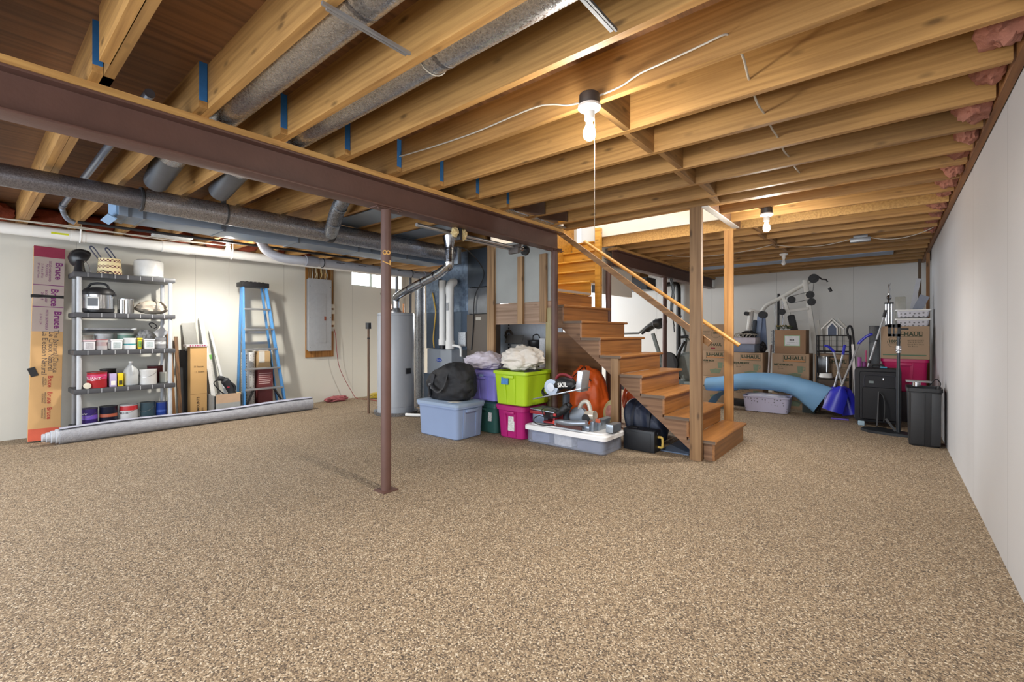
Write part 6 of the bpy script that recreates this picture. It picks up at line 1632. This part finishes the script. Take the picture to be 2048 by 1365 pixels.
shovel('snow_shovel', 'blue snow shovel with a long silver shaft leaning right towards the black basket', (-.31, 7.80, 1.06), (-.17, 7.80, 1.18), (-.50, 7.62, .46), (-.60, 7.58, .12))
shovel('snow_shovel', 'blue snow shovel with its crooked grip leaning left across the wire cart', (-.61, 7.93, .93), (-.72, 7.93, 1.01), (-.50, 7.86, .44), (-.40, 7.84, .06), w=.09)
shovel('snow_shovel', 'dark blue snow shovel between the foam mat and the other shovels', (-.50, 7.97, .90), (-.48, 7.97, 1.02), (-.60, 7.94, .42), (-.64, 7.93, .10), w=.09)
solo('purple_tray', 'low purple plastic edge of a shovel lying on the floor by the suitcase', 'tray', B().box((-.62, 7.66, 0), (-.42, 7.69, .02), bev=.004), mat('#5a3fb0', .4))
solo('telescopic_pole', 'silver telescopic pole with black grip leaning on the moving box at right', 'pole', B().tube([(-.23, 7.86, .70), (-.05, 7.90, 1.42)], .011, 10), M_ALU)
B().cyl((-.055, 7.899, 1.40), (-.035, 7.903, 1.50), .018, seg=12).cyl((-.135, 7.881, 1.08), (-.13, 7.882, 1.10), .016, seg=12).cyl((-.21, 7.864, .78), (-.20, 7.866, .82), .015, seg=12).obj('rubber_grip', M_BLACK, bpy.data.objects['telescopic_pole'])
solo('tall_black_basket', 'tall black mesh basket standing left of the far right moving box', 'basket', B().box((-.215, 8.0, 0), (-.10, 8.25, 1.29), bev=.01), perforated('black_mesh', '#2a2d33', 40, .3))
solo('pink_bottle', 'pink and purple bottles wedged behind the suitcase', 'bottles', B().cyl((-.31, 7.82, .0), (-.31, 7.82, .86), .022, seg=12).cyl((-.265, 7.84, .0), (-.265, 7.84, .80), .02, seg=12), mat('#8c3f86', .4, 0, .3, 20))
solo('pink_wand', 'tall narrow pink stick standing beside the black mesh basket', 'stick', B().cyl((-.245, 7.9, .0), (-.243, 7.9, .95), .010, seg=10), mat('#b0456f', .4))
# suitcase
t = thing('suitcase', 'large black fabric suitcase with front pocket standing beside the shovels', 'suitcase', (-.115, 7.56, 0))
B().box((-.235, -.13, .04), (.235, .14, .74), bev=.04).obj('suitcase_body', mat('#17181e', .65, 0, .15, 6), t)
B().box((-.18, -.165, .08), (.20, -.12, .70), bev=.03).obj('front_pocket', mat('#191a21', .7, 0, .1, 8), t)
B().box((-.15, -.185, .09), (.19, -.16, .50), bev=.02).obj('lower_pocket', mat('#15161c', .7, 0, .1, 8), t)
B().tube(smoothpath([(-.13, -.168, .50), (-.13, -.170, .62), (-.09, -.170, .65), (.15, -.170, .65), (.18, -.168, .62), (.18, -.168, .5)]), .005, 6).obj('zip', mat('#3b3d46', .5, .3), t)
B().cb((.06, -.172, .605), (.014, .008, .03), bev=.003).obj('zip_pull', M_CHROME, t)
B().tube(smoothpath([(-.06, 0, .74), (-.05, 0, .775), (.05, 0, .775), (.06, 0, .74)]), .012, 8).obj('handle', M_BLACK, t)
for x in (-.19, .19): B().cyl((x - .015, -.08, .03), (x + .015, -.08, .03), .03, seg=18).obj('wheel', M_BLACK, t)
B().cb((-.06, -.172, .565), (.05, .004, .03)).obj('badge', mat('#6f7a7a', .4), t, 0)
solo('luggage_tag', 'pale blue plastic luggage tag lying at the foot of the suitcase', 'tag', B().cb((-.275, 7.36, .035), (.07, .02, .06), Matrix.Rotation(.2, 3, 'X'), bev=.01), mat('#a9c4d6', .4))
solo('teal_folder', 'small teal item lying on top of the suitcase', 'folder', B().box((-.09, 7.5, .742), (-.02, 7.58, .758), bev=.003), mat('#4aa5c4', .5))
# speaker stand / TV stand
t = thing('monitor_stand', 'black monitor stand with slotted mounting plate and flat floor base', 'stand', (0, 7.05, 0))
B().prism([(-.27, 6.98), (-.20, 6.87), (.02, 6.80), (.17, 6.80), (.17, 7.0), (-.10, 7.18), (-.24, 7.10)], .0, .03, 'z').xf(Matrix.Translation((.0, .05, 0))).obj('base_plate', mat('#1d2024', .4), t, world=True)
B().cyl((.085, 7.0, .03), (.085, 7.0, .78), .022, seg=16).obj('lower_tube', mat('#23262b', .35), t, world=True)
B().cyl((.085, 7.0, .78), (.085, 7.0, 1.20), .016, seg=16).obj('upper_tube', mat('#2b2e33', .3), t, world=True)
B().cyl((.085, 7.0, .96), (.085, 7.0, 1.04), .026, seg=16).cyl((.06, 6.98, .98), (.11, 6.98, 1.0), .012, seg=12).obj('chrome_clamp', M_CHROME, t, world=True)
b = B().box((-.01, 6.975, 1.15), (.02, 6.985, 1.295)).box((.075, 6.975, 1.15), (.10, 6.985, 1.295)).box((-.01, 6.975, 1.255), (.10, 6.985, 1.295)).box((-.01, 6.975, 1.15), (.10, 6.985, 1.18)).box((.035, 6.975, 1.15), (.05, 6.985, 1.29)).box((.08, 6.985, 1.12), (.105, 7.01, 1.30))
b.obj('mount_plate', M_BLACK, t, 0, world=True)
B().bar((.06, 6.97, .04), (-.03, 7.0, .17), .025, .02, up=(0, 1, 0)).obj('diagonal_brace', M_DARK, t, 0, world=True)
t = thing('folded_frame', 'thin black flat panel with a curved strap leaning on the suitcase', 'frame', (-.08, 7.12, 0))
B().bar((-.115, 7.20, .04), (-.10, 7.30, .45), .14, .012, up=(1, 0, 0)).obj('panel', mat('#1c1e23', .5), t, 0, world=True)
B().tube(smoothpath([(-.09, 7.28, .45), (-.055, 7.26, .40), (-.04, 7.24, .28), (-.05, 7.22, .10)]), .008, 8).obj('strap', M_DARK, t, world=True)
# black bin
t = thing('black_bin', 'tall black ribbed plastic bin standing against the right wall', 'bin', (.285, 6.60, 0))
b = B()
def bring(w, d, z): return rr(w, d, z, .04)
b.rings([bring(.235, .34, 0), bring(.245, .35, .01), bring(.27, .38, .57), bring(.29, .40, .575), bring(.29, .40, .61), bring(.27, .38, .61), bring(.25, .36, .57), bring(.22, .32, .02)]).obj('bin_body', mat('#1f2023', .5, 0, .1, 12), t, 40)
for x0, x1 in ((-.11, .0), (.05, .125)): B().bar(((x0 + x1) / 2, -.178, .02), ((x0 + x1) / 2 + .005, -.192, .56), x1 - x0, .012, up=(0, 1, 0), bev=.004).obj('front_rib', mat('#242528', .5, 0, .1, 12), t)
t = thing('disc_spindle', 'flat clear tray and silver spindle resting over the black bin', 'tray', (.25, 6.62, .612))
B().box((-.11, -.08, .05), (.10, .08, .062), bev=.004).obj('clear_tray', mat('#8d8f92', .3), t)
B().cyl((-.02, 0, .001), (-.02, 0, .05), .035, seg=20).obj('silver_spindle', M_CHROME, t)
cable('loose_cord', 'thin black cord looping from the black bin by the right wall', [(.33, 6.62, .62), (.38, 6.6, .70), (.42, 6.62, .66), (.41, 6.6, .615)], r=.005, m=M_BLACK, cat='cord')
# far right stack
tote('storage_tote', 'hot pink tote under the moving box in the far right corner', -.09, .405, 8.02, 8.45, .40, .84, '#c2185f', handle='y', taper=.03)
solo('hidden_crate', 'dark crate under the hot pink tote in the far right corner', 'crate', B().box((-.08, 8.05, 0), (.40, 8.42, .399), bev=.01), mat('#3a3437', .6))
uhaul('moving box with a hand hole on the hot pink tote by the right wall', .16, 8.0, .842, w=.49, h=.435, kind='large')
mc_ = perforated('perforated_white', '#d3d2da', 22, .26)
for z_, lab, cx_ in ((1.279, 'white perforated plastic crate on the far right moving box, lower one', .245), (1.40, 'white perforated plastic crate on the far right moving box, upper one', .248)):
    o = thing('plastic_crate', lab, 'crate', (cx_, 8.22, z_), group='white perforated crates')
    B().rings([rr(.30, .26, .0, .03), rr(.33, .28, .085, .03), rr(.32, .27, .085, .03), rr(.29, .25, .01, .03)]).obj('crate_body', mc_, o, 40)
    B().rings([rr(.33, .28, .082, .03), rr(.37, .32, .085, .03), rr(.37, .32, .105, .03), rr(.34, .29, .107, .03), rr(.31, .26, .09, .03)], False, False).obj('rim', M_WHITE, o, 40)
t = thing('trophy', 'tall silver trophy with a figurine behind the far right moving box', 'trophy', (.0, 8.32, 1.279))
for dx, dy in ((-.03, 0), (.03, 0), (0, .03)): B().cyl((dx, dy, .03), (dx, dy, .32), .012, seg=12).obj('column', M_CHROME, t)
B().box((-.045, -.04, 0), (.045, .05, .03), bev=.003).box((-.05, -.04, .32), (.05, .05, .34), bev=.003).obj('tier_plate', M_DARK, t)
B().lathe([(.02, .34), (.012, .37), (.03, .40), (.025, .43), (.008, .45), (.01, .48), (.004, .50)], seg=18).obj('cup', M_CHROME, t)
B().tube([(0, 0, .49), (.005, 0, .53), (-.003, 0, .57), (0, 0, .60)], [.006, .012, .009, .006], 8).tube([(0, 0, .56), (.015, 0, .60), (.005, 0, .64)], .004, 6).obj('figurine', M_CHROME, t)
solo('clear_tubs', 'stack of clear plastic trays behind the trophy', 'trays', B().box((.065, 8.39, 1.281), (.18, 8.45, 1.70), bev=.01), mat('#b9b7a8', .2, 0, .1, alpha=.5))
solo('shelf_bracket', 'long grey-white shelf bracket sticking up from the crates by the wall', 'panel', B().bar((.24, 8.26, 1.50), (.31, 8.30, 1.93), .05, .02, up=(0, 1, 0)), mat('#b6b9c0', .4), smooth=0)
solo('ribbed_board', 'short grey ribbed panel leaning in the crates by the right wall', 'panel', B().bar((.29, 8.2, 1.50), (.37, 8.24, 1.69), .10, .015, up=(0, 1, 0)), mat('#8f95a3', .45), smooth=0)
for k_, (x, y, lab) in enumerate(((.36, 9.75, 'brown upright board fixed at the end of the right wall'), (.425, 9.1, 'orange-brown wooden stud at the end of the right wall panel'))):
    solo('upright_stud', lab, 'stud', B().box((x, y, 0), (x + .038, y + .09, ZJ)), wood(['#6b5238', '#94683c'][k_], ['#4b3826', '#6d4a28'][k_], 2), smooth=0)
# treadmill and elliptical
t = thing('treadmill', 'dark treadmill console on a grey post behind the stairs', 'treadmill', (-3.6, 9.1, 0))
MTD = mat('#25272a', .45)
B().tube(smoothpath([(-3.95, 9.0, 1.17), (-3.85, 9.0, 1.25), (-3.72, 9.0, 1.33), (-3.55, 9.0, 1.38), (-3.48, 9.0, 1.36)], 4), [.03] * 4 + [.08] * 6 + [.13] * 5 + [.06] * 2, 16, ell=(1.6, .8)).obj('console', MTD, t, world=True)
B().tube([(-4.35, 8.95, 1.17), (-4.0, 8.95, 1.18), (-3.8, 8.95, 1.34), (-3.62, 8.95, 1.46)], .022, 10).obj('hand_rail', mat('#55595a', .4), t, world=True)
B().bar((-3.72, 9.0, 1.18), (-3.55, 9.05, .60), .07, .05, up=(0, 1, 0), bev=.01).bar((-3.55, 9.05, .6), (-3.4, 9.1, .05), .07, .05, up=(0, 1, 0)).obj('post', mat('#5d6566', .4), t, world=True)
B().box((-4.6, 8.8, 0.0), (-3.2, 9.35, .14), bev=.03).obj('deck', MTD, t, world=True)
t = thing('elliptical_machine', 'grey elliptical trainer with round flywheel housing behind the stairs', 'elliptical trainer', (-3.2, 9.6, 0))
ME = mat('#6d7472', .4)
B().cyl((-3.16, 9.5, .50), (-3.16, 9.62, .50), .30, seg=44).obj('flywheel_housing', ME, t, world=True)
B().cyl((-3.16, 9.485, .50), (-3.16, 9.50, .50), .25, seg=44).obj('housing_face', mat('#7f8785', .4), t, world=True)
B().cyl((-3.58, 9.35, .55), (-3.58, 9.45, .55), .24, seg=36).obj('side_wheel', M_DARK, t, world=True)
B().tube(smoothpath([(-3.45, 9.5, 1.50), (-3.32, 9.5, 1.36), (-3.24, 9.5, 1.15), (-3.22, 9.5, 1.02), (-3.26, 9.5, .80)], 4), .03, 12).obj('front_mast', ME, t, world=True)
B().tube(smoothpath([(-3.18, 9.45, 1.08), (-3.10, 9.45, 1.00), (-2.98, 9.45, .80), (-2.90, 9.45, .45)], 4), .02, 10).obj('pedal_arm', ME, t, world=True)
B().tube(smoothpath([(-3.22, 9.42, 1.02), (-3.33, 9.42, .80), (-3.38, 9.42, .60)], 4), .035, 12).cyl((-3.28, 9.4, 1.10), (-3.14, 9.4, 1.12), .03, seg=12).obj('crank_cover', MTD, t, world=True)
B().bar((-3.45, 9.5, 1.47), (-3.33, 9.5, 1.55), .10, .05, bev=.01).obj('display', MTD, t, world=True)
B().box((-3.6, 9.35, 0), (-2.7, 9.75, .20), bev=.03).obj('floor_frame', ME, t, world=True)
t = thing('hanging_straps', 'tangle of black straps hanging from the far beam beside the column', 'straps', (-2.85, 7.9, 2.0))
for k_ in range(3): B().tube(smoothpath([(-2.90, 7.75 + .05 * k_, 2.13), (-2.88, 7.8 + .06 * k_, 1.9), (-2.90, 7.78 + .05 * k_, 1.6), (-2.86, 7.85, 1.40 - .1 * k_)], 4), .010, 6).obj('strap', M_BLACK, t, world=True)
t = thing('black_duct_frame', 'black square hanging duct section under the joists behind the stairs', 'duct', (-4.2, 9.4, 2.2))
B().box((-5.2, 9.1, 2.10), (-3.9, 9.6, 2.36)).obj('duct_body', mat('#22262e', .35, .4), t, 0, world=True)
solo('black_drain_pipe', 'black drain pipe with an elbow on the far wall behind the beam', 'pipe', B().tube(smoothpath([(-3.95, 10.2, 2.28), (-3.75, 10.2, 2.29), (-3.64, 10.2, 2.25), (-3.62, 10.2, 2.1)], 5) + [Vector((-3.62, 10.2, .0))], .05, 16), M_BLACK)
t = thing('metal_pan', 'long bluish sheet metal duct strip fixed under the far joists', 'duct', (-1.2, 8.45, ZJ))
B().box((-2.75, 8.48, ZJ - .006), (.05, 8.86, ZJ - .001)).obj('metal_strip', mat('#8493ab', .4, .5, .1, 3), t, 0, world=True)


# ================================================================= repeated fittings become one mesh each
def split_islands(o):
    me = o.data
    par = list(range(len(me.vertices)))

    def find(i):
        while par[i] != i:
            par[i] = par[par[i]]; i = par[i]
        return i
    for e in me.edges:
        a, b_ = find(e.vertices[0]), find(e.vertices[1])
        if a != b_: par[a] = b_
    isl = {}
    for p_ in me.polygons: isl.setdefault(find(p_.vertices[0]), []).append(p_)
    if len(isl) < 2: return
    items = list(isl.values())
    for it in items:
        ids = sorted({v for p_ in it for v in p_.vertices}); mp = {v: i for i, v in enumerate(ids)}
        nm = bpy.data.meshes.new(me.name)
        nm.from_pydata([me.vertices[v].co[:] for v in ids], [], [[mp[v] for v in p_.vertices] for p_ in it])
        for m_ in me.materials: nm.materials.append(m_)
        for np_, p_ in zip(nm.polygons, it): np_.use_smooth = p_.use_smooth; np_.material_index = p_.material_index
        bm = bmesh.new(); bm.from_mesh(nm)
        for e in bm.edges:
            if len(e.link_faces) == 2 and e.calc_face_angle(0) > .61: e.smooth = False
        bm.to_mesh(nm); bm.free()
        c = bpy.data.objects.new(o.name.split('.')[0], nm); COL.objects.link(c); c.parent = o.parent
    bpy.data.objects.remove(o)


SPLIT = {'coupling', 'drive_cleat', 'seam_ring', 'joint_ring', 'hanger_strap', 'side_rib', 'handle', 'bolt', 'screw', 'roll_strap', 'knob', 'side_handle', 'latch', 'tube', 'guide_rod', 'cross_arm', 'support_foot', 'tier_plate', 'front_rib', 'rear_brace', 'telescoped_layer', 'blade', 'rubber_boot', 'seam', 'clamp', 'yellow_blooms'}
for o in [x for x in bpy.data.objects if x.type == 'MESH' and x.parent is not None and x.name.split('.')[0] in SPLIT]:
    if o.name.split('.')[0] == 'handle' and o.parent.get('category') != 'tote': continue
    if o.name.split('.')[0] == 'blade' and not o.children: continue
    split_islands(o)

# small fittings sit on the part that carries them (part > sub-part)
SUB = {'latch': ('door',), 'lid_handle': ('lid',), 'dial': ('control_panel',), 'display': ('control_panel',), 'badge_lettering': ('blue_badge',), 'rating_plate': ('return_cabinet',),
       'printing': ('paper_label', 'can_body', 'box_body', 'label_panel'), 'grey_printing': ('box_body',), 'red_printing': ('box_body',), 'label_rule': ('label_panel',), 'label_band': ('can_body',), 'paper_label': ('label_border', 'tote_body'), 'orange_stripe': ('logo_frame',),
       'zip_pull': ('front_pocket',), 'zip': ('front_pocket',), 'badge': ('front_pocket',), 'arbor_cap': ('blade_guard',), 'lettering': ('motor_body',), 'cable_strap': ('cable',),
       'red_switch': ('motor_body', 'drill_body'), 'buckle': ('side_strap',), 'roller': ('tray_body',), 'butterfly': ('box_body',), 'knob': ('case_body',), 'housing_face': ('flywheel_housing',), 'chrome_handle': ('oven_body',),
       'wire_handle': ('can_body',), 'printed_label': ('box_body', 'tub_body'), 'cap': ('jug_body',), 'green_band': ('roll_body',), 'pink_print': ('disc_body',), 'flap_edge': ('flap',), 'side_rib': ('tote_body',)}
for o in [x for x in bpy.data.objects if x.type == 'MESH' and x.parent is not None and x.parent.parent is None and x.name.split('.')[0] in SUB]:
    for want in SUB[o.name.split('.')[0]]:
        sib = [c for c in o.parent.children if c is not o and c.name.split('.')[0] == want and not (c.name.split('.')[0] in ('paper_label',) and c.parent is not o.parent)]
        if sib and sib[0].parent.parent is None and not o.children:
            o.parent = sib[0]; break
